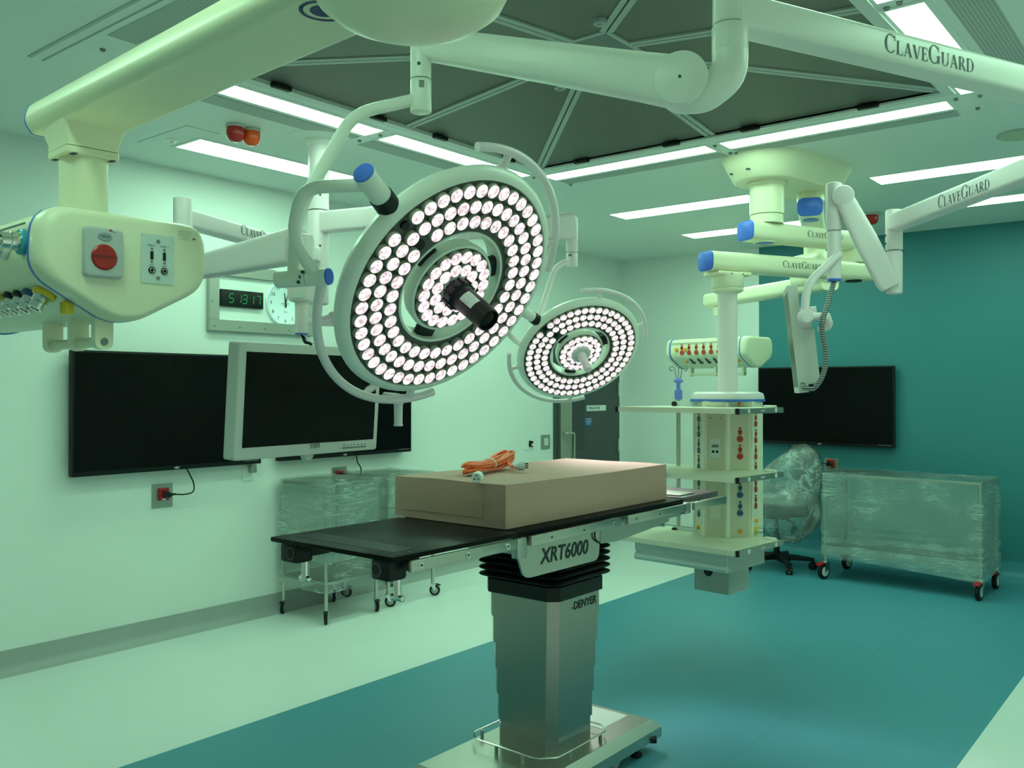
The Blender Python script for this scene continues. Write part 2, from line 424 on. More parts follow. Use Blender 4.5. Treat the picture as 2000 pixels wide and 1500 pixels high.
# --- lettering ---
def text_mb(mb, s, origin, ux, uy, height, shear=0.0, align='LEFT', lift=.0012, bold=0.0):
    """built-in sans lettering laid on a surface (ux right, uy up)"""
    cu = bpy.data.curves.new('t', 'FONT'); cu.body = s; cu.size = 1.0; cu.shear = shear; cu.align_x = align; cu.resolution_u = 3; cu.offset = bold
    to = bpy.data.objects.new('t', cu); COL.objects.link(to)
    dg = bpy.context.evaluated_depsgraph_get(); dg.update()
    me = bpy.data.meshes.new_from_object(to.evaluated_get(dg))
    o = Vector(origin); ux = Vector(ux).normalized(); uy = Vector(uy).normalized(); n = ux.cross(uy)
    k = height/.7
    vs = [mb.bm.verts.new(o + ux*v.co.x*k + uy*v.co.y*k + n*lift) for v in me.vertices]
    for p in me.polygons:
        try: f = mb.bm.faces.new([vs[i] for i in p.vertices]); f.material_index = mb.mi
        except ValueError: pass
    bpy.data.objects.remove(to); bpy.data.curves.remove(cu); bpy.data.meshes.remove(me)
    return mb

def serif_glyph(ch):
    """outline quads of a roman capital, cap height 1: returns (quads, advance)"""
    Q = []; T, t = .15, .05
    def bar(x0, y0, x1, y1, w):
        d = Vector((x1-x0, y1-y0)).normalized(); n = Vector((-d.y, d.x))*w/2
        a = Vector((x0, y0)); b = Vector((x1, y1)); Q.append([a-n, b-n, b+n, a+n])
    def hw(x0, y0, x1, y1, w):        # stroke of horizontal width w between two heights
        Q.append([Vector((x0-w/2, y0)), Vector((x0+w/2, y0)), Vector((x1+w/2, y1)), Vector((x1-w/2, y1))])
    def ser(x, y, w): bar(x-w/2, y, x+w/2, y, t*.8)
    def arc(cx, cy, rx, ry, a0, a1, wmax=T, wmin=t, n=18):
        for i in range(n):
            q = []
            for a in (a0+(a1-a0)*i/n, a0+(a1-a0)*(i+1)/n):
                a = math.radians(a); w = wmin+(wmax-wmin)*abs(math.cos(a))**1.5
                d = Vector((math.cos(a), math.sin(a)))
                q.append((Vector((cx+rx*d.x, cy+ry*d.y)), Vector((cx+(rx-w)*d.x, cy+(ry-min(w, t*1.1))*d.y))))
            Q.append([q[0][0], q[1][0], q[1][1], q[0][1]])
    b, tp = t*.4, 1-t*.4
    if ch == 'C': arc(.42, .5, .42, .52, 42, 318); hw(.75, .66, .75, .98, t); adv = .84
    elif ch == 'G': arc(.44, .5, .44, .52, 42, 330); hw(.78, .66, .78, .98, t); hw(.78, .04, .78, .42, T); ser(.78, .42, .30); adv = .98
    elif ch == 'L': hw(.16, 0, .16, 1, T); ser(.16, b, .34); ser(.16, tp, .34); bar(.1, b, .62, b, t); hw(.62, 0, .64, .26, t); adv = .72
    elif ch == 'A': hw(.10, 0, .40, .96, t*1.2); hw(.74, 0, .42, 1, T*1.1); bar(.2, .33, .6, .33, t); ser(.10, b, .26); ser(.74, b, .32); adv = .90
    elif ch == 'V': hw(.42, 0, .12, 1, T*1.1); hw(.46, .03, .76, 1, t*1.2); ser(.12, tp, .32); ser(.76, tp, .26); adv = .88
    elif ch == 'E': hw(.16, 0, .16, 1, T); bar(.02, b, .62, b, t); bar(.02, tp, .58, tp, t); bar(.16, .52, .46, .52, t); hw(.62, 0, .64, .26, t); hw(.57, .78, .57, 1, t); hw(.46, .42, .46, .63, t); adv = .74
    elif ch == 'U': hw(.16, .3, .16, 1, T); hw(.74, .3, .74, 1, t*1.2); arc(.425, .32, .34, .34, 180, 360, T*.95, t); ser(.16, tp, .34); ser(.74, tp, .28); adv = .92
    elif ch == 'R': hw(.16, 0, .16, 1, T); ser(.16, b, .34); bar(.02, tp, .4, tp, t); bar(.16, .47, .4, .47, t); arc(.38, .735, .26, .265, -90, 90); hw(.74, 0, .38, .48, T*1.1); ser(.74, b, .2); adv = .86
    elif ch == 'D': hw(.16, 0, .16, 1, T); bar(.02, tp, .42, tp, t); bar(.02, b, .42, b, t); arc(.40, .5, .42, .5, -90, 90, T, t); adv = .90
    return Q, adv
def maker_name(mb, origin, ux, uy, height, lift=.0015):
    """the arm lettering: large C and G, the rest small capitals"""
    o = Vector(origin); ux = Vector(ux).normalized(); uy = Vector(uy).normalized(); n = ux.cross(uy); x = 0
    for ch, k in zip('CLAVEGUARD', (1, .74, .74, .74, .74, 1, .74, .74, .74, .74)):
        q, adv = serif_glyph(ch)
        for quad in q: mb.poly([o + ux*(x+p.x*k)*height + uy*p.y*k*height + n*lift for p in quad])
        x += adv*k + .04
    return x*height
def maker_len(height): return sum(serif_glyph(c)[1]*k + .04 for c, k in zip('CLAVEGUARD', (1, .74, .74, .74, .74, 1, .74, .74, .74, .74)))*height

def V(x, y, z): return Vector((x, y, z))
Z3 = Vector((0, 0, 1)); X3 = Vector((1, 0, 0)); Y3 = Vector((0, 1, 0))

# ================================================================== THE ROOM
DX0, DX1, DY0, DY1 = -3.41, -1.06, 2.21, 4.51     # opening of the ceiling air diffuser
m = MB(); m.bounds((XL-.1, YF-.1, -.12), (XR+.1, YB+.1, 0)); struct('floor', m, 'floor', smooth=0)
m = MB(); m.bounds((XL-.1, YF-.1, 0), (XL, YB+.1, CH)); struct('wall_left', m, 'wall', smooth=0)
m = MB(); m.bounds((XL, YB, 0), (XR, YB+.1, CH)); struct('wall_back', m, 'wall_back', smooth=0)
m = MB(); m.bounds((XR, YF-.1, 0), (XR+.1, YB+.1, CH)); struct('wall_right', m, 'wall', smooth=0)
m = MB(); m.bounds((XL, YF-.1, 0), (XR, YF, CH)); struct('wall_front', m, 'wall', smooth=0)
m = MB()
m.bounds((XL-.1, YF-.1, CH), (DX0, YB+.1, CH+.3)); m.bounds((DX1, YF-.1, CH), (XR+.1, YB+.1, CH+.3))
m.bounds((DX0, YF-.1, CH), (DX1, DY0, CH+.3)); m.bounds((DX0, DY1, CH), (DX1, YB+.1, CH+.3))
struct('ceiling', m, 'ceiling', smooth=0)
# coved skirtings
m = MB(); cove = [(0, 0), (.07, 0), (.045, .008), (.022, .025), (.010, .05), (.008, .13), (0, .13)]
m.rings([[V(XL+a, y, b) for a, b in cove] for y in (YF, 7.09)]); struct('baseboard_left', m, 'base_grey', smooth=40)
m = MB(); m.rings([[V(x, YB-a, b) for a, b in cove] for x in (XL, WALL_TEAL_X)]); struct('baseboard_back', m, 'base_grey', smooth=40)
m = MB(); m.rings([[V(x, YB-a, b) for a, b in cove] for x in (WALL_TEAL_X, XR)]); struct('baseboard_teal', m, 'base_teal', smooth=40)

# charcoal door at the far end of the left wall
m = MB(); m.bounds((XL, 7.10, 0), (XL+.018, 7.15, 2.14)); m.bounds((XL, 8.255, 0), (XL+.018, 8.29, 2.14)); m.bounds((XL, 7.10, 2.10), (XL+.018, 8.29, 2.15))
d = struct('door_1', m, 'door', smooth=0)
m = MB(); m.bounds((XL, 7.15, .005), (XL+.03, 8.255, 2.10), bev=.004); obj('door_leaf', m, 'door', d)
m = MB(); m.bounds((XL+.03, 7.185, .06), (XL+.034, 7.377, 2.05)); obj('push_plate', m, 'door_plate', d, 0)
m = MB(); m.bounds((XL+.03, 7.395, .93), (XL+.033, 7.60, 2.0)); obj('vision_panel', m, 'door_dark', d, 0)
m = MB(); m.tube(fillet_path([(XL+.034, 7.22, 1.115), (XL+.085, 7.22, 1.115), (XL+.085, 7.345, 1.115), (XL+.085, 7.345, .62), (XL+.034, 7.345, .62)], .03), .011); obj('door_handle', m, 'steel', d)
m = MB(); m.bounds((XL+.03, 7.642, 1.325), (XL+.035, 7.997, 1.383)); s = obj('door_sign', m, 'sign', d, 0, label='white door sign with dark wording')
m = MB(); text_mb(m, 'STERILE CORE', V(XL+.035, 7.66, 1.343), Y3, Z3, .024, bold=.02); obj('lettering', m, 'ink', s, 0)
m = MB(); m.bounds((XL+.03, 7.604, 1.178), (XL+.034, 7.736, 1.257)); s = obj('warning_sticker', m, 'sign_blue', d, 0, label='blue automatic door sticker')
m = MB()
for i, w in enumerate(('CAUTION', 'AUTOMATIC', 'DOOR')): text_mb(m, w, V(XL+.034, 7.67, 1.234-.023*i), Y3, Z3, .013, align='CENTER', bold=.02)
obj('lettering', m, 'sign', s, 0)
for z in (1.55, .95):
    m = MB(); m.cyl((XL+.035, 8.25, z-.07), (XL+.035, 8.25, z+.07), .008, seg=10); obj('hinge', m, 'alu', d)

# ================================================================== CEILING LIGHTS AND DIFFUSER
def ceiling_light(x0, x1, y0, y1, label, group, flange=.022):
    t = thing('ceiling_light', label, 'ceiling light', ((x0+x1)/2, (y0+y1)/2, CH), group)
    m = MB()
    for a, b in (((x0-flange, y0-flange), (x1+flange, y0)), ((x0-flange, y1), (x1+flange, y1+flange)), ((x0-flange, y0), (x0, y1)), ((x1, y0), (x1+flange, y1))):
        m.bounds((a[0], a[1], CH-.004), (b[0], b[1], CH+.001))
    obj('frame', m, 'ceiling', t, 0)
    m = MB(); m.bounds((x0, y0, CH-.002), (x1, y1, CH+.001)); obj('diffuser', m, 'tube', t, 0)
    return t
G1 = 'light strips around the air diffuser'; G2 = 'recessed ceiling light panels'
ceiling_light(-3.70, -3.555, 2.12, 3.31, 'long light strip on the left edge of the ceiling diffuser, partly behind the cream boom', G1)
ceiling_light(-3.70, -3.555, 3.41, 4.60, 'light strip left of the diffuser whose end goes behind the big round lamp', G1)
ceiling_light(-3.50, -2.345, 4.665, 4.81, 'light strip at the far edge of the diffuser, the left one of that pair', G1)
ceiling_light(-2.255, -1.075, 4.665, 4.81, 'light strip at the far edge of the diffuser above the pendant canopy', G1)
ceiling_light(-.995, -.86, 3.42, 4.60, 'light strip right of the diffuser, crossed by the lettered white arm', G1)
ceiling_light(-.995, -.86, 2.12, 3.33, 'light strip at the top edge of the view right of the diffuser', G1)
ceiling_light(-3.30, -2.28, 1.92, 2.055, 'light strip on the near edge of the diffuser, behind the cream boom', G1)
ceiling_light(-4.72, -4.47, 2.79, 3.93, 'ceiling light panel near the left wall beside the red and amber beacons', G2)
ceiling_light(-4.72, -4.47, 5.15, V(-4.4641, 6.1891, 2.9400).y, 'ceiling light panel whose tip shows between the two round lamps', G2)
ceiling_light(-3.86, -2.70, 6.03, 6.28, 'middle ceiling light panel ending at the ceiling tube of the pendants', G2)
ceiling_light(-3.86, -2.70, 7.22, 7.47, 'lower far ceiling light panel ending behind the blue arm cap', G2)
ceiling_light(-1.855, -.70, 6.04, 6.29, 'ceiling light panel at the right edge of the view above the lettered arm', G2)
ceiling_light(-1.855, -.70, 7.22, 7.47, 'small far right ceiling light panel below the lettered monitor arm', G2)
ceiling_light(.10, .35, 2.79, 3.93, 'added ceiling light panel along the right wall, outside the view', G2)  # this and the next two: unseen panels added to light the room
ceiling_light(-3.86, -2.70, .35, .60, 'added ceiling light panel behind the camera on the left, outside the view', G2)
ceiling_light(-1.855, -.70, .35, .60, 'added ceiling light panel above the camera, outside the view', G2)

t = thing('ceiling_air_diffuser', 'large square grey mesh air diffuser sunk in the ceiling over the table', 'air diffuser', ((DX0+DX1)/2, (DY0+DY1)/2, CH))
cx, cy = (DX0+DX1)/2, (DY0+DY1)/2; ZI, ZO, hc = 3.055, 2.949, .19
outer = [V(DX0, DY0, ZO), V(cx, DY0, ZO), V(DX1, DY0, ZO), V(DX1, cy, ZO), V(DX1, DY1, ZO), V(cx, DY1, ZO), V(DX0, DY1, ZO), V(DX0, cy, ZO)]
inner = [V(cx-hc, cy-hc, ZI), V(cx, cy-hc, ZI), V(cx+hc, cy-hc, ZI), V(cx+hc, cy, ZI), V(cx+hc, cy+hc, ZI), V(cx, cy+hc, ZI), V(cx-hc, cy+hc, ZI), V(cx-hc, cy, ZI)]
for i in range(8):
    j = (i+1) % 8
    m = MB(); m.poly([outer[i], outer[j], inner[j], inner[i]]); m.poly([p+Z3*.012 for p in (inner[i], inner[j], outer[j], outer[i])])
    obj('mesh_panel', m, 'panel_mesh', t, 0)
    m = MB(); m.mi = 0; a, b = outer[i]-Z3*.008, inner[i]-Z3*.008; dd = (b-a).normalized(); sd = dd.cross(Z3).normalized()
    for s in (-.017, .017): m.rings([[p+sd*(s+u)+Z3*w for u, w in ((-.013, 0), (.013, 0), (.013, .02), (-.013, .02))] for p in (a, b)])
    m.mi = 1; m.rings([[p+sd*u+Z3*w for u, w in ((-.004, .006), (.004, .006), (.004, .02), (-.004, .02))] for p in (a, b)])
    obj('mullion', m, ['alu', 'black'], t, 0)
m = MB(); m.poly(inner); obj('core_panel', m, 'panel_mesh_core', t, 0)
m = MB()
for i in range(8):
    a, b = inner[i]-Z3*.008, inner[(i+1) % 8]-Z3*.008; dd = (b-a).normalized(); sd = dd.cross(Z3)
    m.rings([[p+sd*u+Z3*w for u, w in ((-.010, 0), (.010, 0), (.010, .016), (-.010, .016))] for p in (a, b)])
obj('core_frame', m, 'alu', t, 0)
for (px, py) in ((cx-.25, cy-.35), (cx+.25, cy-.33), (cx+.33, cy+.2), (cx-.33, cy+.2)):
    m = MB(); m.cyl((px, py, 3.02), (px, py, 3.045), .028, seg=16); m.cyl((px, py, 3.012), (px, py, 3.022), .012, seg=12); obj('vent_knob', m, 'alu', t)
m = MB()
for a, b in (((DX0-.05, DY0-.05), (DX1+.05, DY0)), ((DX0-.05, DY1), (DX1+.05, DY1+.05)), ((DX0-.05, DY0), (DX0, DY1)), ((DX1, DY0), (DX1+.05, DY1))):
    m.bounds((a[0], a[1], CH-.010), (b[0], b[1], CH+.02))
obj('rim', m, 'alu_pale', t, 0)
for ax in (0, 1):
    for e in (0, 1):
        for f in (.14, .40, .60, .86):
            m = MB()
            if ax == 0: c = V(DX0+.012 if e == 0 else DX1-.012, DY0+(DY1-DY0)*f, CH-.006); s = (.03, .10, .022)
            else: c = V(DX0+(DX1-DX0)*f, DY0+.012 if e == 0 else DY1-.012, CH-.006); s = (.10, .03, .022)
            m.box(c, s, bev=.003); obj('latch', m, 'black', t)
for a, b in (((-3.875, 2.12), (-3.745, 3.31)), ((-3.875, 3.41), (-3.745, 4.60)), ((-3.50, 4.86), (-2.345, 4.96)), ((-2.255, 4.86), (-1.075, 4.96)),
             ((-.80, 2.12), (-.66, 3.33)), ((-.80, 3.42), (-.66, 4.60)), ((-3.44, 1.74), (-2.28, 1.86)), ((-2.2, 1.74), (-1.05, 1.86))):
    m = MB(); m.bounds((a[0], a[1], CH-.003), (b[0], b[1], CH+.001)); obj('return_air_strip', m, 'strip_mesh', t, 0)
m = MB()
for a, b in (((-3.92, 1.700), (-.62, 1.706)), ((-3.92, 1.64), (-.62, 1.655))): m.bounds((a[0], a[1], CH-.004), (b[0], b[1], CH+.001))
obj('frame_joint', m, 'alu', t, 0)
for p in ((-3.63, 3.36), (-3.80, 3.36), (-2.30, 4.70), (-2.30, 4.90), (-1.03, 4.66), (-.93, 4.68), (-.93, 3.37), (-.98, 3.39), (-3.57, 4.66), (-3.50, 4.98), (-3.60, 1.80), (-2.27, 4.92), (-.98, 4.88)):
    m = MB(); m.cyl((p[0], p[1], CH-.010), (p[0], p[1], CH), .009, .012, seg=10); obj('screw', m, 'ink_grey', t)

BEA1 = V(-4.0897, 2.7571, 2.9400)[:2]; BEA2 = V(-4.0879, 2.8537, 2.9400)[:2]; BEA3 = V(-2.2303, 7.2921, 2.9400)[:2]
def beacon(x, y, r, lens, label, plate=True):
    t = thing('warning_beacon', label, 'beacon', (x, y, CH))
    m = MB(); m.cyl((x, y, CH-.016), (x, y, CH), r*1.08, seg=24, bev=.004); obj('base', m, 'grey_plastic', t)
    m = MB(); m.lathe([(r, 0), (r*1.03, .02), (r, .040), (r*.88, .058), (r*.6, .070), (.001, .074)], V(x, y, CH-.016), -Z3, 28); l = obj('lens', m, lens, t)
    m = MB(); m.box(V(x, y, CH-.06), (.03, .03, .03), bev=.006); obj('lamp_core', m, 'red_dark', l)
beacon(*BEA1, .046, 'red_dark', 'dark red warning beacon on the ceiling, beside the amber one')
beacon(*BEA2, .045, 'orange_lens', 'amber orange warning beacon on the ceiling, beside the dark red one')
beacon(*BEA3, .055, 'red', 'small red beacon on the far ceiling behind the white monitor arm')
t = thing('ceiling_speaker', 'round olive disc on the ceiling at the right edge', 'speaker', (-.895, 5.524, CH))
m = MB(); m.lathe([(.115, 0), (.11, .012), (.08, .018), (.001, .019)], V(-.895, 5.524, CH), -Z3, 32); obj('grille', m, 'smoke', t)
m = MB(); m.torus(V(-.895, 5.524, CH-.004), Z3, .115, .006); obj('rim', m, 'alu', t)
t = thing('sprinkler', 'small round sprinkler on the ceiling at the near end of the left light panel', 'sprinkler', (-4.6, 2.70, CH))
m = MB(); m.lathe([(.035, 0), (.034, .006), (.014, .010), (.012, .022), (.001, .023)], V(-4.6, 2.70, CH), -Z3, 20); obj('body', m, 'white', t)
m = MB()
for a, b in (((-4.80, 2.60), (-4.30, 2.604)), ((-4.30, 2.60), (-4.296, 2.80))): m.bounds((a[0], a[1], CH-.002), (b[0], b[1], CH+.001))
obj('hatch_outline', m, 'alu', t, 0)

# ================================================================== LEFT WALL
def wall_tv(name_label, origin, ux, n, w, z0, z1, logo_at, cord, plug, parts=()):
    """flat screen: origin = left lower corner as seen, ux to the right, n out of the wall"""
    o = Vector(origin); uy = Z3; h = z1-z0
    t = thing('wall_television', name_label, 'television', o + ux*w/2)
    P = lambda a, b, c=0: o + ux*a + uy*b + n*c
    m = MB(); m.prism(rpoly([(0, 0), (w, 0), (w, h), (0, h)], .006), P(0, 0, -.045), ux, uy, .045, .004); obj('casing', m, 'black', t)
    m = MB(); m.poly([P(.012, .028, .0015), P(w-.012, .028, .0015), P(w-.012, h-.012, .0015), P(.012, h-.012, .0015)]); obj('screen', m, 'screen', t, 0)
    m = MB(); m.prism([(w*.2, h*.2), (w*.8, h*.2), (w*.8, h*.8), (w*.2, h*.8)], P(0, 0, -.085), ux, uy, .042); obj('wall_bracket', m, 'black', t, 0)
    m = MB(); text_mb(m, 'NEC', P(logo_at, .008, .001), ux, uy, .012, align='CENTER', bold=.03); obj('logo', m, 'pale_plate', t, 0)
    m = MB(); m.prism([(w-.14, .022), (w-.02, .022), (w-.02, .026), (w-.14, .026)], P(0, 0, 0), ux, uy, .002); obj('button_strip', m, 'ink_grey', t, 0)
    if cord:
        m = MB(); m.tube(spline(cord, 8), .0045, 8); c = obj('power_cord', m, 'black', t)
        m = MB(); m.cyl(Vector(plug)+n*.012, Vector(plug)+n*.05, .024, .017, seg=14, bev=.004); m.cyl(Vector(plug)+n*.035, Vector(plug)+n*.035+ux*.05, .010, .006, seg=10); obj('plug', m, 'black', c)
    return t
def outlet(label, o, ux, n, w, h, sock, square=True):
    t = thing('wall_outlet', label, 'outlet', Vector(o)+ux*w/2)
    m = MB(); m.prism(rpoly([(0, 0), (w, 0), (w, h), (0, h)], .004), o, ux, Z3, .006) if ux.cross(Z3).dot(n) > 0 else m.prism([(0, 0), (0, h), (w, h), (w, 0)], o, ux, Z3, -.006)
    obj('plate', m, 'steel_plate', t, 0)
    a, b = sock
    m = MB(); m.prism(rpoly([(a, b), (a+.062, b), (a+.062, b+.078), (a, b+.078)], .008), Vector(o)+n*.006, ux, Z3, .024, .006); s = obj('socket', m, 'red', t)
    m = MB(); m.prism([(a+.012, b+.004), (a+.04, b+.004), (a+.04, b+.013), (a+.012, b+.013)], Vector(o)+n*.0305, ux, Z3, .001); obj('tag', m, 'sign', s, 0)
    m = MB(); m.prism([(a+.012, b+.055), (a+.024, b+.055), (a+.024, b+.068), (a+.012, b+.068)], Vector(o)+n*.0302, ux, Z3, .004); obj('rocker', m, 'red_dark', s, 0)
    return t
outlet('steel socket plate with red socket below the left television', V(XL, 2.915, .812), Y3, X3, .138, .149, (.040, .045))
wall_tv('large black television on the left wall behind the pendant head and white monitor', V(XL+.085, 2.39, 1.048), Y3, X3, 1.265, 1.048, 1.772, .645,
        [V(XL+.07, 3.11, 1.05), V(XL+.075, 3.135, 1.0), V(XL+.07, 3.16, .95), V(XL+.07, 3.155, .90), V(XL+.065, 3.10, .888), V(XL+.06, 3.04, .893), V(XL+.06, 3.0, .895)], V(XL+.03, 2.99, .895))
t = thing('wall_trunking', 'short steel cable outlet bracket below the first television', 'bracket', (XL, 3.62, .99))
m = MB(); m.bounds((XL, 3.605, .985), (XL+.05, 3.645, 1.04), bev=.003); obj('cover', m, 'steel_plate', t)
m = MB(); m.bounds((XL, 3.56, .93), (XL+.008, 3.645, 1.03), bev=.002); obj('plate', m, 'wall', t)
outlet('steel socket plate with red socket above the plastic-wrapped trolleys', V(XL, 4.333, .855), Y3, X3, .138, .115, (.035, .012))
wall_tv('black television on the left wall half hidden by the white-framed monitor', V(XL+.085, 3.803, 1.052), Y3, X3, 1.27, 1.052, 1.772, .585,
        [V(-5.1300, 4.5099, 1.0653), V(-5.1300, 4.5202, 1.0033), V(-5.1300, 4.5558, 0.9509), V(-5.1300, 4.5457, 0.9014), V(-5.1300, 4.4802, 0.8833), V(-5.1400, 4.4144, 0.8954), V(-5.1500, 4.3836, 0.9047)], V(-5.1700, 4.3859, 0.9071))

t = thing('clock_panel', 'steel framed panel with green digital timer and round wall clock', 'clock', (XL, 3.71, 1.93))
y0, y1, z0, z1, fw = 3.291, 4.135, 1.93, 2.372, .075
m = MB()
for a, b in (((y0, z0), (y1, z0+fw)), ((y0, z1-fw), (y1, z1)), ((y0, z0+fw), (y0+fw, z1-fw)), ((y1-fw, z0+fw), (y1, z1-fw))): m.bounds((XL, a[0], a[1]), (XL+.035, b[0], b[1]), bev=.002, seg=1)
f = obj('steel_frame', m, 'steel_plate', t)
for y, z in ((3.33, 1.96), (3.52, 1.96), (3.72, 1.96), (3.92, 1.96), (3.31, 2.12), (3.31, 2.33)):
    m = MB(); m.cyl((XL+.035, y, z), (XL+.038, y, z), .006, seg=10); obj('screw', m, 'ink_grey', f)
m = MB(); m.bounds((XL, y0+.05, z0+.05), (XL+.012, y1-.05, z1-.05)); obj('backing', m, 'board', t, 0)
m = MB(); m.bounds((XL+.012, 3.377, 2.095), (XL+.034, 3.706, 2.207), bev=.002); dsp = obj('digital_display', m, 'black', t)
def seg7(mb, o, ux, uy, w, h, on):
    s = .085*h; sh = .10
    P = lambda a, b: o + ux*(a + sh*b) + uy*b
    L = {'a': ((0, h), (w, h)), 'g': ((0, h/2), (w, h/2)), 'd': ((0, 0), (w, 0)), 'f': ((0, h/2), (0, h)), 'b': ((w, h/2), (w, h)), 'e': ((0, 0), (0, h/2)), 'c': ((w, 0), (w, h/2))}
    for k in on:
        (a, b), (c, d_) = L[k]
        if b == d_: mb.poly([P(a+.1*w, b-s/2), P(c-.1*w, b-s/2), P(c-.1*w, b+s/2), P(a+.1*w, b+s/2)])
        else: mb.poly([P(a-s/2, b+.05*h), P(a+s/2, b+.05*h), P(a+s/2, d_-.05*h), P(a-s/2, d_-.05*h)])
m = MB(); D7 = {'5': 'afgcd', '1': 'bc', '3': 'abgcd', '7': 'abc'}
for ch, y in (('5', 3.435), ('1', 3.495), ('3', 3.538), ('1', 3.592), ('7', 3.645)): seg7(m, V(XL+.0355, y, 2.122), Y3, Z3, .032, .058, D7[ch])
obj('digits', m, 'digit', dsp, 0)
cyk, czk, rk = 3.894, 2.147, .158
m = MB(); m.lathe([(rk, 0), (rk, .012), (rk-.006, .018), (rk-.012, .014), (.001, .014)], V(XL+.012, cyk, czk), X3, 48); ck = obj('clock_dial', m, 'clock_white', t)
m = MB()
for k in range(1, 13):
    a = PI/2 - k*PI/6; text_mb(m, str(k), V(XL+.0262, cyk+math.cos(a)*rk*.76, czk+math.sin(a)*rk*.76-.012), Y3, Z3, .024, align='CENTER', lift=.001)
for k in range(60):
    a = k*PI/30; r0, r1 = rk*.90, rk*.94; w = .0012
    ca, sa = math.cos(a), math.sin(a)
    m.poly([V(XL+.0268, cyk+ca*r0-sa*w, czk+sa*r0+ca*w), V(XL+.0268, cyk+ca*r1-sa*w, czk+sa*r1+ca*w), V(XL+.0268, cyk+ca*r1+sa*w, czk+sa*r1-ca*w), V(XL+.0268, cyk+ca*r0+sa*w, czk+sa*r0-ca*w)])
text_mb(m, 'Bodet', V(XL+.0262, cyk, czk-.062), Y3, Z3, .009, align='CENTER')
obj('numerals', m, 'ink_black', ck, 0)
for nm, ang, ln, w in (('hour_hand', 99, .075, .005), ('minute_hand', 76, .115, .0035), ('second_hand', 180, .04, .0015)):
    a = math.radians(ang); dv = Vector((0, math.cos(a), math.sin(a))); nv = Vector((0, -math.sin(a), math.cos(a))); c = V(XL+.030, cyk, czk)
    m = MB(); m.rings([[c-dv*.025+nv*w+X3*k, c+dv*ln+nv*w*.6+X3*k, c+dv*ln-nv*w*.6+X3*k, c-dv*.025-nv*w+X3*k] for k in (0, .002)]); obj(nm, m, 'ink_black', ck, 0)

for lab, o, w, h, k in (('steel wall switch plate just left of the charcoal door', V(XL, 6.899, .97), .141, .139, 0), ('small pale intercom plate with a dark handset, left of the switch plate', V(XL, 6.655, .98), .125, .10, 1)):
    t = thing('wall_switch' if k == 0 else 'wall_intercom', lab, 'switch' if k == 0 else 'intercom', o+Y3*w/2)
    m = MB(); m.prism(rpoly([(0, 0), (w, 0), (w, h), (0, h)], .006), o, Y3, Z3, .008); obj('plate', m, 'steel_plate' if k == 0 else 'wall', t, 0)
    if k == 0:
        m = MB(); m.prism(rpoly([(.045, .035), (.105, .035), (.105, .105), (.045, .105)], .006), o+X3*.008, Y3, Z3, .006, .003); obj('rocker', m, 'pale_plate', t)
    else:
        m = MB(); m.prism(rpoly([(.045, .03), (.09, .02), (.10, .075), (.05, .085)], .008), o+X3*.008, Y3, Z3, .02, .006); obj('handset', m, 'black', t)
        m = MB(); m.cyl(o+V(.028, .075, .045), o+V(.034, .075, .045), .012, seg=12); obj('button', m, 'sign', t)

# ================================================================== BACK WALL
outlet('socket plate with red socket on the teal wall, above the wrapped trolley', V(-2.99, YB, .785), X3, -Y3, .14, .125, (.035, .035))
wall_tv('black television on the teal wall', V(-3.60, YB-.085, 1.03), X3, -Y3, 1.262, 1.03, 1.76, .60,
        [V(-3.32, YB-.05, 1.04), V(-3.22, YB-.06, .93), V(-3.10, YB-.06, .875), V(-2.99, YB-.05, .862), V(-2.94, YB-.045, .86)], V(-2.93, YB-.03, .86))

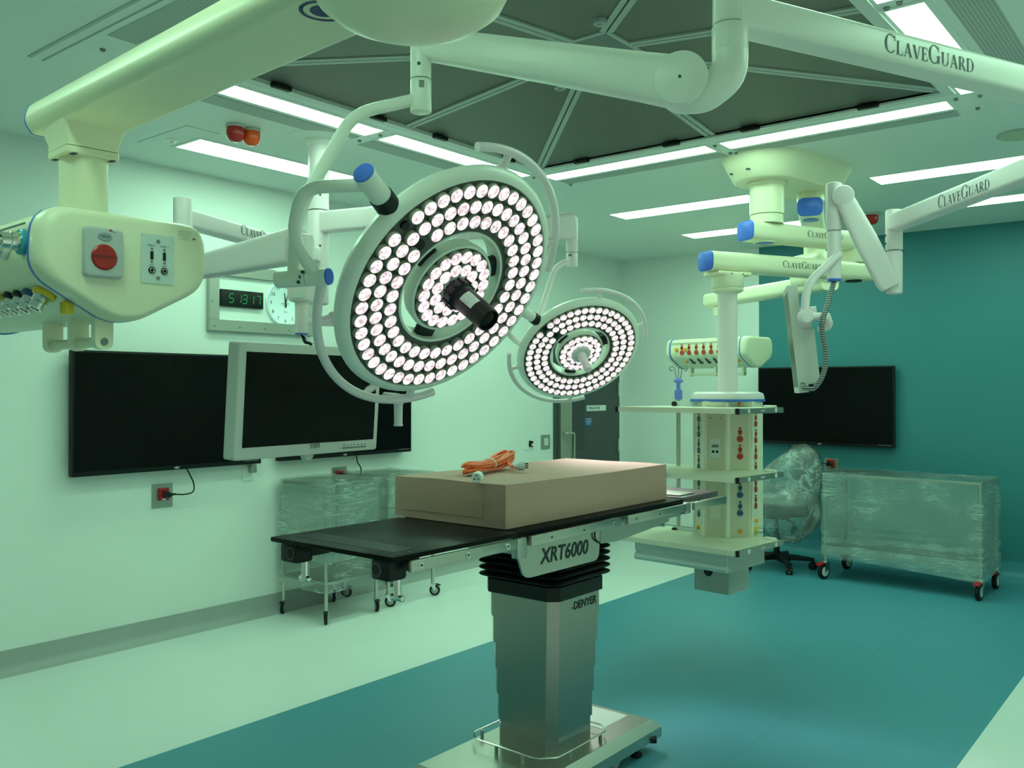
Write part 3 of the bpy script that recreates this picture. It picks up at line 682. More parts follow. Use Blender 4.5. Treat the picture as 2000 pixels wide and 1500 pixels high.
# ================================================================== SURGICAL LIGHTS
def lens_mesh():
    m = MB(); m.mi = 0
    m.lathe([(.0212, 0), (.0212, .011), (.0196, .0135)], V(0, 0, 0), Z3, 14, cap1=False)
    m.mi = 1; m.lathe([(.0197, .0130), (.0160, .0145), (.001, .0155)], V(0, 0, 0), Z3, 14, cap0=False)
    return m
LENS = None
def lamp_head(t, c, n, camera_handle):
    """ring-shaped lamp head facing n, centre of the black face at c"""
    global LENS
    c = Vector(c); n = Vector(n).normalized(); e1 = n.cross(Z3).normalized(); e2 = e1.cross(n)
    P = lambda r, a, h=0: c + (e1*math.cos(math.radians(a)) + e2*math.sin(math.radians(a)))*r + n*h
    RD = lambda a: e1*math.cos(math.radians(a)) + e2*math.sin(math.radians(a))
    ringlathe = lambda m, sec, seg=72: m.rings([[P(r, 360*k/seg, h) for r, h in sec] for k in range(seg)], closed=True)
    m = MB(); ringlathe(m, [(.168, .004), (.166, -.055), (.20, -.068), (.30, -.066), (.345, -.045), (.359, -.020), (.352, -.002), (.340, .007), (.327, .008), (.325, .001), (.176, .001), (.175, .005)])
    ring = obj('outer_ring', m, 'white', t, 40)
    m = MB(); ringlathe(m, [(.176, .0005), (.325, .0005), (.325, .002), (.176, .002)]); face = obj('lamp_face', m, 'led_board', t, 40)
    m = MB(); m.lathe([(.002, -.055), (.11, -.055), (.134, -.035), (.138, -.005), (.134, .006), (.127, .007), (.126, .001), (.002, .001)], c, n, 60); obj('inner_housing', m, 'white', t, 40)
    m = MB(); m.lathe([(.002, .0015), (.125, .0015), (.125, .0025), (.002, .0025)], c, n, 60); obj('inner_face', m, 'led_board', t, 40)
    for a in (32, 152, 272):
        m = MB(); R = Matrix((RD(a), n.cross(RD(a)), n)).transposed(); m.box(P(.152, a, -.022), (.05, .066, .02), R, bev=.006); obj('spoke', m, 'black', t)
    # lenses: three rows outside, two inside
    if LENS is None:
        lo = obj('led_lens', lens_mesh(), ['led_cup', 'led'], None, 40); LENS = lo.data; bpy.data.objects.remove(lo)
    R = Matrix((e1, n.cross(e1), n)).transposed().to_4x4()
    spots = []
    for r, k, off in ((.299, 46, 0), (.2535, 39, 3), (.2095, 32, 1)):
        for i in range(k):
            a = off + 360*i/k
            if r != .2535 and abs((a-32+180) % 360-180) < 360/k*.5: continue
            spots.append((r, a))
    inner = [(.103, 5+360*i/18) for i in range(18)] + [(.064, 360*i/11) for i in range(11)]
    spots, rest = spots[:100], spots[100:] + inner
    for r, a in spots:
        o = bpy.data.objects.new('led_lens', LENS); COL.objects.link(o); o.parent = t
        sc = Matrix.Diagonal((.97, .97, 1, 1))
        o.matrix_local = Matrix.Translation(P(r, a, .002)-world_loc(t)) @ R @ sc
    m = MB()
    for r, a in rest:
        q = lens_mesh(); bmesh.ops.scale(q.bm, vec=(.97, .97, 1), verts=q.bm.verts); bmesh.ops.transform(q.bm, matrix=Matrix.Translation(P(r, a, .0025)) @ R, verts=q.bm.verts)
        vm = {v: m.bm.verts.new(v.co) for v in q.bm.verts}
        for f in q.bm.faces: g = m.bm.faces.new([vm[v] for v in f.verts]); g.material_index = f.material_index
    o = obj('led_lens_cluster', m, ['led_cup', 'led'], t, 40); o['kind'] = 'stuff'
    # small sensor window where two lenses are missing
    m = MB(); m.cyl(P(.299, 32, .002), P(.299, 32, .010), .012, seg=16); m.cyl(P(.2095, 32, .002), P(.2095, 32, .004), .017, seg=16); obj('sensor_window', m, 'black', t)
    # handle in the middle
    if camera_handle:
        m = MB(); m.lathe([(.047, 0), (.047, .014), (.040, .020), (.001, .020)], c, n, 32); obj('handle_collar', m, 'grey_plastic', t)
        m = MB(); m.lathe([(.041, .018), (.043, .03), (.043, .05), (.036, .054), (.033, .060), (.0325, .066), (.035, .070), (.0335, .165), (.0325, .175), (.029, .176), (.028, .168), (.001, .168)], c, n, 36); h = obj('camera_handle', m, 'black', t, label='black camera handle')
        for k in range(10):
            a = 36*k; m = MB(); m.cyl(P(.044, a, .022), P(.044, a, .048), .004, seg=8); obj('grip_rib', m, 'black_rubber', h)
        m = MB(); m.lathe([(.0275, .1685), (.018, .171), (.001, .172)], c, n, 28, cap0=False); obj('lens_glass', m, 'screen', h)
        lab = [(a, q) for q in (.075, .118) for a in range(10, 71, 10)]
        m = MB(); m.rings([[P(.0356-.0009*(q-.075)/.043, a, q) for a in range(10, 71, 10)] + [P(.0350-.0009*(q-.075)/.043, a, q) for a in range(70, 9, -10)] for q in (.078, .128)]); l = obj('serial_label', m, 'label', h, 40, label='white serial label')
        m = MB()
        for i, q in enumerate((.084, .089, .094, .100, .105, .110)):
            a0, a1 = (15, 60) if i % 2 else (15, 48)
            m.poly([P(.0362, a0, q), P(.0362, a1, q), P(.0362, a1, q+.0015), P(.0362, a0, q+.0015)])
        obj('print', m, 'ink_grey', l, 0)
    else:
        m = MB(); m.lathe([(.052, 0), (.055, .012), (.053, .028), (.044, .036), (.001, .037)], c, n, 32); h = obj('handle_flange', m, 'alu_pale', t)
        for k in range(12):
            m = MB(); m.cyl(P(.053, 30*k, .004), P(.053, 30*k, .028), .005, seg=8); obj('grip_rib', m, 'alu_pale', h)
        m = MB(); m.lathe([(.030, .034), (.024, .05), (.021, .11), (.023, .150), (.020, .158), (.001, .159)], c, n, 28); obj('sterile_handle', m, 'white_lamplit', t, label='pale sterile handle')
    # grab bars round the rim
    for a0, a1, br in ((-6, -112, (-23, -99)), (76, 168, (93, 152))):
        pts = [P(.402, a0+(a1-a0)*k/28, -.03) for k in range(29)]
        m = MB(); m.tube(pts, .0125, 12); g = obj('grab_bar', m, 'white_lamplit', t)
        for a in br:
            m = MB(); m.tube([P(.345, a, -.03), P(.40, a, -.03)], .0115, 10); m.lathe([(.017, 0), (.015, .008), (.011, .012)], P(.352, a, -.03), RD(a), 14); obj('bar_bracket', m, 'white_lamplit', g)
    # pivot at the rim
    a = 32.3
    R3 = Matrix((RD(a), n.cross(RD(a)), n)).transposed()
    m = MB(); m.lathe([(.032, 0), (.031, .040)], P(.350, a, -.032), RD(a), 28); obj('pivot_collar', m, 'black', t)
    m = MB(); m.lathe([(.0285, 0), (.0285, .085), (.027, .089)], P(.388, a, -.032), RD(a), 28); obj('pivot', m, 'white', t)
    m = MB(); m.lathe([(.0275, 0), (.0265, .004), (.001, .006)], P(.477, a, -.032), RD(a), 28); obj('pivot_cap', m, 'blue_cap', t, label='blue pivot cap')
    # its light
    ld = bpy.data.lights.new('lamp_beam', 'SPOT'); ld.energy = LED_BEAM; ld.color = LED_TINT; ld.spot_size = math.radians(60); ld.spot_blend = .7; ld.shadow_soft_size = .28
    lo = bpy.data.objects.new('lamp_beam', ld); COL.objects.link(lo); lo.parent = t
    lo.matrix_local = Matrix.Translation(c + n*.20 - world_loc(t)) @ (-n).to_track_quat('Z', 'Y').to_matrix().to_4x4()
    return P, RD
LED_BEAM = 55.0

def knuckle(m, c, axis, r, w):
    """short drum of a spring arm joint"""
    a = Vector(axis).normalized(); m.cyl(Vector(c)-a*w/2, Vector(c)+a*w/2, r, seg=36, bev=.008)

# ---- right ceiling mount (just outside the view), shared by the near light and the right monitor
HUB = V(-.316, 3.485, 0)
t = thing('ceiling_mount', 'white ceiling tube just beyond the right edge that carries two lettered arms', 'ceiling mount', (HUB.x, HUB.y, CH))
m = MB(); m.lathe([(.20, 0), (.19, .03), (.08, .06), (.058, .07)], V(HUB.x, HUB.y, CH), -Z3, 36); obj('flange', m, 'white', t)
m = MB(); m.cyl(V(HUB.x, HUB.y, 2.20), V(HUB.x, HUB.y, CH-.05), .057, seg=32); obj('tube', m, 'white', t)

# ---- near light
c1, n1 = V(-1.70, 1.841, 1.833), V(.824, -.045, -.565)
t = thing('surgical_light', 'near round surgical light with a black camera handle, tilted over the table', 'surgical light', c1)
lamp_head(t, c1, n1, True)
d1 = Vector((.41, .91, 0)).normalized()
E0 = V(-.963, 2.05, 2.475)
m = MB(); m.arm(E0, V(HUB.x, HUB.y, 2.475), .085, .082, r=.014)
ea = obj('extension_arm', m, 'white', t)
m = MB(); hgt = .046; maker_name(m, E0 + d1*0.4920 + d1.cross(Z3)*.0425 - Z3*.024, d1, Z3, .050); obj('lettering', m, 'ink', ea, 0)
m = MB(); m.cyl(E0+V(0, 0, -.03), E0+V(0, 0, .14), .042, seg=32, bev=.006); m.cyl(E0+V(0, 0, -.10), E0+V(0, 0, -.032), .044, seg=32, bev=.004); obj('elbow_tube', m, 'white', t)
K1 = V(-1.0601, 1.9911, 2.3072); side = (E0-K1); side.z = 0
S0 = V(-1.7167, 1.7564, 2.4929)
da = (K1-S0); da.z = 0; da.normalize(); sa = da.cross(Z3).normalized()
m = MB(); m.tube(fillet_path([E0+V(0, 0, -.08), V(E0.x, E0.y, K1.z+.015), K1+da*.05-Z3*.035, K1-Z3*.03], [0, .07, .06, 0]), .044, 20); obj('elbow_cover', m, 'white', t)
m = MB(); knuckle(m, K1+sa*.004, sa, .066, .098); kd = obj('spring_arm_joint', m, 'white', t)
m = MB(); m.cyl(K1+sa*.052, K1+sa*.055, .004, seg=8); obj('screw', m, 'ink', kd)
m = MB(); m.arm(S0, K1, .075, .085, r=.028, secs=[(-.03, .05, .06), (0, .07, .085), (.5, .078, .10), (.85, .08, .115), (1, .08, .125)]); obj('spring_arm', m, 'white', t)
m = MB(); PX, PY = V(-1.7276, 1.7477, 2.4733).x, V(-1.7276, 1.7477, 2.4733).y
m.cyl(V(PX, PY, V(-1.7279, 1.7481, 2.3963).z), V(PX, PY, S0.z+.02), .0285, seg=28); m.cyl(V(PX, PY, V(-1.7281, 1.7485, 2.3054).z), V(PX, PY, V(-1.7279, 1.7481, 2.3963).z-.003), .029, seg=28, bev=.002); po = obj('drop_post', m, 'white', t)
m = MB(); rr = .0294
for i in range(4): m.box(V(PX, PY, V(-1.7137, 1.7595, 2.3823).z-.005*i) + (V(.75, -.66, 0).normalized())*.029, (.014, .002, .003), rot_z(math.radians(49)))
obj('sticker', m, 'ink_grey', po, 0)
m = MB(); m.cyl(V(PX, PY, V(-1.7190, 1.7549, 2.4299).z)+V(.55, -.83, 0)*.0275, V(PX, PY, V(-1.7190, 1.7549, 2.4299).z)+V(.55, -.83, 0)*.0295, .005, seg=10); obj('screw', m, 'ink', po)
JA, JB = V(-1.8779, 1.3875, 1.8258), V(-1.7459, 1.4424, 1.8286)
m = MB(); m.tube(fillet_path([V(PX, PY, V(-1.7433, 1.7360, 2.3445).z), V(-1.8338, 1.5994, 2.2871), V(-1.8575, 1.4284, 1.9924), V(-1.8365, 1.4079, 1.8388)], [0, .06, .10, 0]), .0165, 16); obj('upper_yoke', m, 'white', t)
m = MB(); m.cyl(JA, JA.lerp(JB, .60), .0215, seg=28, bev=.002); m.cyl(JA.lerp(JB, .62), JB, .0215, seg=28); jt = obj('yoke_joint', m, 'white', t)
m = MB(); m.cyl(JB, JB+(JB-JA).normalized()*.005, .0215, .020, seg=28); obj('joint_cap', m, 'blue_cap', jt, label='blue joint cap')
for q in (.46, .50, .54):
    m = MB(); m.cyl(JA.lerp(JB, q)+_u*.012*(q-.5)*25-_f*.016, JA.lerp(JB, q)+_u*.012*(q-.5)*25-_f*.0225, .0045, seg=8); obj('slot', m, 'ink', jt)
PV = c1 + (n1.normalized().cross(Z3).normalized()*math.cos(math.radians(32.3)) + n1.normalized().cross(Z3).normalized().cross(n1.normalized())*math.sin(math.radians(32.3)))*.435 - n1.normalized()*.03
m = MB(); m.tube(fillet_path([JA.lerp(JB, .80), V(-1.7994, 1.3731, 1.9140), V(-1.7551, 1.3693, 2.0379), PV], [0, .06, .05, 0]), .0165, 16); obj('lower_yoke', m, 'white', t)

# ---- left ceiling mount, shared by the far light and the white-framed monitor
PIL = V(-3.97, 3.21, 0)
t = thing('ceiling_mount', 'white ceiling tube with a round flange between the left light strips', 'ceiling mount', (PIL.x, PIL.y, CH))
m = MB(); m.lathe([(.19, 0), (.188, .004), (.075, .006)], V(PIL.x, PIL.y, CH), -Z3, 48); obj('ceiling_plate', m, 'ceiling', t)
m = MB(); m.lathe([(.075, 0), (.068, .02), (.058, .03)], V(PIL.x, PIL.y, CH-.005), -Z3, 36); obj('flange', m, 'white', t)
m = MB(); m.cyl(V(PIL.x, PIL.y, 2.66), V(PIL.x, PIL.y, CH-.03), .057, seg=32); m.cyl(V(PIL.x, PIL.y, 2.545), V(PIL.x, PIL.y, 2.657), .058, seg=32); m.cyl(V(PIL.x, PIL.y, 2.02), V(PIL.x, PIL.y, 2.542), .0575, seg=32, bev=.01); tb = obj('tube', m, 'white_lamplit', t)
for a, z in ((-75, 2.62), (-30, 2.62), (-75, 2.70), (-30, 2.70), (-30, 2.34), (-30, 2.12)):
    dv = Vector((math.cos(math.radians(a)), math.sin(math.radians(a)), 0))
    m = MB(); m.cyl(V(PIL.x, PIL.y, z)+dv*.055, V(PIL.x, PIL.y, z)+dv*.0595, .006, seg=8); obj('screw', m, 'ink', tb)

# ---- far light
c2, n2 = V(-2.854, 4.15, 1.76), V(.635, -.389, -.667)
t = thing('surgical_light', 'far round surgical light with a pale centre handle, in front of the dark door', 'surgical light', c2)
lamp_head(t, c2, n2, False)
EL = V(-3.09, 3.42, 2.47)
m = MB(); m.arm(V(PIL.x, PIL.y, 2.475), EL, .085, .115, r=.016); obj('extension_arm', m, 'white_lamplit', t)
m = MB(); m.cyl(EL+V(0, 0, -.16), EL+V(0, 0, .08), .045, seg=28, bev=.006); obj('elbow_tube', m, 'white_lamplit', t)
P2 = V(-2.8729, 4.1001, 2.3783); T2 = V(P2.x, P2.y, V(-2.8727, 4.0997, 2.4611).z)
m = MB(); m.arm(EL+V(0, 0, -.11), T2, .075, .09, r=.026, secs=[(0, .07, .085), (.6, .075, .10), (.9, .08, .14), (.99, .085, .145)]); sa_ = obj('spring_arm', m, 'white_lamplit', t)
m = MB(); m.cyl(V(P2.x, P2.y, V(-2.8731, 4.1004, 2.3098).z), V(P2.x, P2.y, T2.z+.05), .033, seg=28, bev=.012); m.cyl(V(P2.x, P2.y, V(-2.8734, 4.1008, 2.2327).z), V(P2.x, P2.y, V(-2.8731, 4.1005, 2.3070).z), .032, seg=28, bev=.003); pp = obj('drop_post', m, 'white_lamplit', t)
m = MB(); m.box(T2 + V(-.03, -.02, .045), (.085, .075, .04), rot_z(.6), bev=.012); obj('joint_cover', m, 'grey_plastic', t)
m = MB(); m.box(V(P2.x, P2.y, V(-2.8732, 4.1005, 2.2927).z)+V(.3, -.95, 0)*.0325, (.02, .003, .012), rot_z(.3)); obj('sticker', m, 'ink_grey', pp, 0)
e1 = n2.normalized().cross(Z3).normalized(); e2 = e1.cross(n2.normalized())
PV2 = c2 + (e1*math.cos(math.radians(32.3)) + e2*math.sin(math.radians(32.3)))*.43 - n2.normalized()*.03
J2 = V(-3.0286, 3.6960, 1.8776)
m = MB(); m.tube(fillet_path([V(P2.x, P2.y, V(-2.8733, 4.1006, 2.2698).z), V(-2.9445, 4.0435, 2.2355), V(-2.9975, 3.9390, 1.9120), V(-3.1564, 4.1332, 1.7580), V(-3.1035, 3.8543, 1.8328), J2], [0, .07, .2, .15, .1, 0]), .0165, 14); obj('upper_yoke', m, 'white_lamplit', t)
m = MB(); m.tube(fillet_path([J2, V(-2.9525, 3.6796, 1.9598), PV2], .05), .0165, 14); obj('lower_yoke', m, 'white_lamplit', t)

# ---- hanging monitor with white frame
dm = Vector((-.10, .995, 0)).normalized(); nm_ = dm.cross(Z3)                # nm_ faces the room (+x)
dn = (-Z3*.345 - nm_*.024).normalized(); fn = dm.cross(-dn).normalized()
MW, MH = .595, .336
O = V(-2.1590, 1.4704, 1.6823)
t = thing('hanging_monitor', 'white framed black monitor hung from the left ceiling tube in front of the televisions', 'monitor', O + dm*MW/2 + dn*MH/2)
Q = lambda a, b, c=0: O + dm*a + dn*b + fn*c
up_ = -dn
m = MB(); b0, bt, bb = .026, .027, .036
o_ = rpoly([(0, -MH), (MW, -MH), (MW, 0), (0, 0)], .010)
m.prism(o_, Q(0, 0, -.045), dm, up_, .045, .006)
bz = obj('frame', m, 'bezel', t)
m = MB(); m.poly([Q(b0, bt, .001), Q(b0, MH-bb, .001), Q(MW-b0*.8, MH-bb, .001), Q(MW-b0*.8, bt, .001)]); obj('screen', m, 'screen', t, 0)
m = MB(); text_mb(m, 'FSN', Q(MW*.52, MH-.021, .0012), dm, up_, .016, align='CENTER', bold=.03); obj('logo', m, 'ink_grey', t, 0)
m = MB(); m.prism([(MW-.165, -MH+.012), (MW-.055, -MH+.012), (MW-.055, -MH+.016), (MW-.165, -MH+.016)], Q(0, 0, 0), dm, up_, .002); obj('button_strip', m, 'ink_grey', t, 0)
for k in range(7):
    m = MB(); m.cyl(Q(MW-.158+.0165*k, MH-.022, 0), Q(MW-.158+.0165*k, MH-.022, .002), .0022, seg=8); obj('button', m, 'ink_grey', t)
m = MB(); m.lathe([(.024, 0), (.024, .01), (.020, .014), (.001, .014)], Q(MW*.50, MH-.002, -.025), fn, 24); obj('bottom_grip', m, 'bezel', t)
m = MB(); m.prism([(MW*.2, -MH*.8), (MW*.8, -MH*.8), (MW*.75, -MH*.2), (MW*.25, -MH*.2)], Q(0, 0, -.085), dm, up_, .032); obj('rear_housing', m, 'bezel', t)
EM = V(-3.53, 2.12, 2.2885); dmA = (EM-V(PIL.x, PIL.y, 2.2885)).normalized()
A0 = V(PIL.x, PIL.y, 2.2885)
m = MB(); m.arm(A0, EM, .08, .078, r=.014); ea = obj('extension_arm', m, 'white_lamplit', t)
m = MB()
sA = (-dmA).cross(Z3)
maker_name(m, EM - dmA*0.3734 + sA*.040 - Z3*.010, -dmA, Z3, .046); obj('lettering', m, 'ink', ea, 0)
m = MB(); m.cyl(EM+V(0, 0, -.26), EM+V(0, 0, .085), .041, seg=28, bev=.006); obj('elbow_tube', m, 'white_lamplit', t)
KM = V(-2.2515, 1.7531, 1.9973)
m = MB(); m.arm(EM+V(0, 0, -.23), KM, .07, .10, r=.026, secs=[(0, .065, .085), (.3, .07, .10), (.8, .07, .11), (.97, .07, .115)]); obj('spring_arm', m, 'white_lamplit', t)
m = MB(); m.cyl(V(KM.x, KM.y, V(-2.2422, 1.7619, 1.8195).z), V(KM.x, KM.y, V(-2.2415, 1.7609, 2.0291).z), .041, seg=28, bev=.014); dj = obj('drop_joint', m, 'white_lamplit', t)
m = MB(); m.box(V(KM.x, KM.y, V(-2.2421, 1.7618, 1.8402).z)+V(.62, -.78, 0)*.041, (.03, .003, .022), rot_z(math.radians(38))); obj('serial_label', m, 'label', dj, 0)
m = MB(); DT = V(-2.2510, 1.7551, 1.7719)
m.cyl(V(DT.x, DT.y, V(-2.2511, 1.7554, 1.7227).z), V(DT.x, DT.y, V(-2.2508, 1.7549, 1.8274).z), .0205, seg=24); obj('drop_tube', m, 'white_lamplit', t)
m = MB(); m.cyl(V(DT.x, DT.y, V(-2.2511, 1.7554, 1.7227).z-.004), V(DT.x, DT.y, V(-2.2511, 1.7554, 1.7227).z), .019, .0208, seg=24); obj('tube_cap', m, 'blue_cap', t, label='blue tube cap')
BK = Q(MW*.5, MH*.5, -.085); YE = V(-2.1747, 1.9195, 1.7457); YF_ = V(-2.1427, 2.0230, 1.6498)
m = MB(); m.tube(fillet_path([V(DT.x, DT.y, V(-2.2337, 1.7691, 1.7592).z), V(-2.1873, 1.9092, 1.7604), V(-2.1619, 2.0070, 1.7165), V(-2.1995, 2.0422, 1.5498), Q(MW*.62, MH*.55, -.11), BK], [0, .05, .06, .08, .04, 0]), .0125, 14); obj('yoke', m, 'white_lamplit', t)
m = MB(); GB = V(-1.9745, 1.9025, 1.5343)
m.lathe([(.034, 0), (.034, .012), (.026, .018), (.017, .024), (.0135, .034), (.0125, .088), (.0145, .094), (.012, .097)], GB, -Z3, 24); m.tube([GB+V(0, 0, -.006), V(-2.1387, 2.0014, 1.5316)], .009, 10); obj('positioning_handle', m, 'white_lamplit', t, label='white T-shaped handle')
m = MB(); m.tube(spline([V(DT.x, DT.y, V(-2.2511, 1.7554, 1.7227).z), V(-2.2475, 1.7584, 1.7116), V(-2.2264, 1.7498, 1.6946), Q(.30, .0, -.03), Q(.33, .06, -.09)], 6), .005, 8); obj('video_cable', m, 'black', t)
m = MB(); m.tube(spline([V(DT.x+.006, DT.y, V(-2.2511, 1.7554, 1.7227).z), V(-2.2413, 1.7634, 1.7116), V(-2.2166, 1.7577, 1.6946), Q(.33, .0, -.03), Q(.36, .06, -.09)], 6), .004, 8); obj('power_cable', m, 'white_plug', t)

# ---- right hanging monitor, seen from its edge
EM = V(-1.297, 4.60, 2.365); A1 = V(HUB.x, HUB.y, 2.365); dA = (A1-EM); dA.z = 0; dA.normalize()
t = thing('hanging_monitor', 'white monitor seen edge-on, hung on a lettered arm in front of the teal wall', 'monitor', V(-1.7105, 4.3984, 1.7951))
m = MB(); m.arm(EM, A1, .08, .082, r=.014); ea = obj('extension_arm', m, 'white_lamplit', t)
m = MB(); maker_name(m, EM + dA*0.4949 + dA.cross(Z3)*.040 - Z3*.027, dA, Z3, .054); obj('lettering', m, 'ink', ea, 0)
m = MB(); m.cyl(V(EM.x, EM.y, V(-1.2953, 4.6011, 2.2322).z), EM+V(0, 0, .065), .040, seg=28, bev=.005); m.cyl(V(EM.x, EM.y, V(-1.2960, 4.6021, 2.0161).z), V(EM.x, EM.y, V(-1.2953, 4.6011, 2.2297).z), .039, seg=28, bev=.012); et = obj('elbow_tube', m, 'white_lamplit', t)
for z in (-.06, -.10):
    m = MB(); m.cyl(EM+V(-.030, -.025, z), EM+V(-.0325, -.027, z), .005, seg=8); obj('screw', m, 'ink', et)
K0 = V(-1.3152, 4.5605, 2.0715); K3 = V(-1.5086, 4.5044, 2.5011); PO = V(-1.5605, 4.5147, 2.3991)
m = MB(); m.arm(K0, K3, .072, .11, r=.026, secs=[(-.06, .06, .085), (0, .068, .108), (.5, .070, .110), (.9, .068, .095), (1.04, .064, .085)]); obj('spring_arm', m, 'white_lamplit', t)
dd = (K0-K3); dd.z = 0
m = MB(); m.cyl(V(PO.x, PO.y, V(-1.5607, 4.5150, 2.3426).z), V(PO.x, PO.y, V(-1.5599, 4.5138, 2.5867).z), .040, seg=28, bev=.014); m.cyl(V(PO.x, PO.y, V(-1.5614, 4.5162, 2.1036).z), V(PO.x, PO.y, V(-1.5607, 4.5150, 2.3400).z), .034, seg=28); m.cyl(V(-1.4970, 4.4624, 2.5052), V(-1.5308, 4.5633, 2.5268), .052, seg=28, bev=.01); dp = obj('drop_post', m, 'white_lamplit', t)
m = MB(); m.cyl(V(PO.x, PO.y, V(-1.5614, 4.5162, 2.0933).z), V(PO.x, PO.y, V(-1.5614, 4.5162, 2.1036).z), .032, .034, seg=24); obj('tube_cap', m, 'blue_cap', t, label='blue tube cap')
J3 = V(-1.6463, 4.3466, 1.9094)
m = MB(); m.tube(fillet_path([V(-1.5287, 4.5030, 2.2276), V(-1.6436, 4.3604, 2.0671), J3], .10), .021, 14); obj('yoke', m, 'white_lamplit', t)
m = MB(); m.cyl(J3+_f*.02, J3-_f*.035, .034, seg=28, bev=.006); m.cyl(J3, V(-1.5609, 4.4410, 1.9111), .020, seg=20, bev=.006); m.tube(fillet_path([V(-1.5688, 4.4346, 1.9111), V(-1.5621, 4.4660, 1.8669), V(-1.6202, 4.4707, 1.8466)], .03), .018, 12); obj('tilt_joint', m, 'white_lamplit', t)
TL, BLc = V(-1.7456, 4.3681, 2.0726), V(-1.6993, 4.4094, 1.5305)
dv = (BLc-TL).normalized(); fw_ = Vector((-.42, .90, 0)).normalized(); th = dv.cross(fw_).normalized()
if th.dot(_r) < 0: th = -th
hL = (BLc-TL).length
m = MB(); m.rings([[TL + dv*q.x + fw_*q.y + th*cq for q in rpoly([(0, 0), (hL, 0), (hL, .36), (0, .36)], .012)] for cq in (0, .036, .048)]); obj('frame', m, 'bezel', t)
m = MB(); m.rings([[TL + dv*q.x + fw_*q.y + th*cq for q in rpoly([(.03, .025), (hL-.03, .025), (hL-.03, .335), (.03, .335)], .01)] for cq in (-.001, .0)]); obj('screen', m, 'screen', t)
m = MB(); m.rings([[TL + dv*q.x + fw_*q.y + th*cq for q in rpoly([(hL*.42, .02), (hL*.93, .02), (hL*.93, .30), (hL*.42, .30)], .02)] for cq in (.048, .10, .108)]); rh = obj('rear_housing', m, 'bezel', t)
m = MB(); m.rings([[TL + dv*q.x + fw_*q.y + th*cq for q in rpoly([(hL*.22, .01), (hL*.34, .01), (hL*.34, .25), (hL*.22, .25)], .01)] for cq in (.048, .12, .128)]); obj('mounting_plate', m, 'white_lamplit', t)
m = MB(); m.rings([[TL + dv*q.x + fw_*q.y + th*cq for q in rpoly([(hL*.34, .01), (hL*.44, .05), (hL*.44, .20), (hL*.34, .25)], .005)] for cq in (.048, .09, .10)]); obj('mounting_neck', m, 'white_lamplit', t)
m = MB(); m.tube(spline([V(PO.x, PO.y, V(-1.5614, 4.5162, 2.0959).z), V(-1.5677, 4.4605, 1.9968), V(-1.5704, 4.3821, 1.8903), V(-1.5725, 4.3809, 1.8275), V(-1.5591, 4.3924, 1.7270), V(-1.5692, 4.3850, 1.6265), V(-1.6120, 4.3768, 1.5561), V(-1.6623, 4.3876, 1.5587), V(-1.6851, 4.4204, 1.5767)], 8), .0125, 12); cb = obj('video_cable', m, 'cable_grey', t, label='ribbed grey cable loop')

# ================================================================== SUPPLY PENDANTS
def socket(o, n, up, r, col, parent, tab=True, name='power_socket'):
    o = Vector(o); n = Vector(n).normalized(); up = Vector(up).normalized()
    m = MB(); m.cyl(o, o+n*.005, r, r*.92, seg=20); s = obj(name, m, col, parent)
    if tab:
        rt = up.cross(n)
        c = o + up*r*2.1
        m = MB(); m.cyl(c, c+n*.005, r*.62, seg=14); m.rings([[c+rt*a*r+up*(b*r)+n*k for a, b in ((-.42, -.9), (.42, -.9), (.42, .3), (-.42, .3))] for k in (0, .005)]); m.cyl(c+up*r*1.1, c+up*r*1.1+n*.005, r*.34, seg=10); obj('switch', m, col, s)
    return s
def gas_outlet(o, n, ring, parent, r=.030, L=.048):
    o = Vector(o); n = Vector(n).normalized()
    m = MB(); m.lathe([(r, 0), (r, .008), (r*.9, .011), (.001, .011)], o, n, 24); g = obj('gas_outlet', m, ring, parent)
    m = MB(); m.lathe([(r*.72, .010), (r*.72, L*.6), (r*.62, L*.64), (r*.62, L), (r*.40, L), (r*.36, L*.7), (.001, L*.7)], o, n, 24); obj('probe', m, 'chrome', g)
    return g
PROF = rpoly([(-.205, .128), (.205, .128), (.212, -.03), (.025, -.13), (-.04, -.13), (-.212, -.03)], [.07, .06, .06, .08, .08, .05], 5)
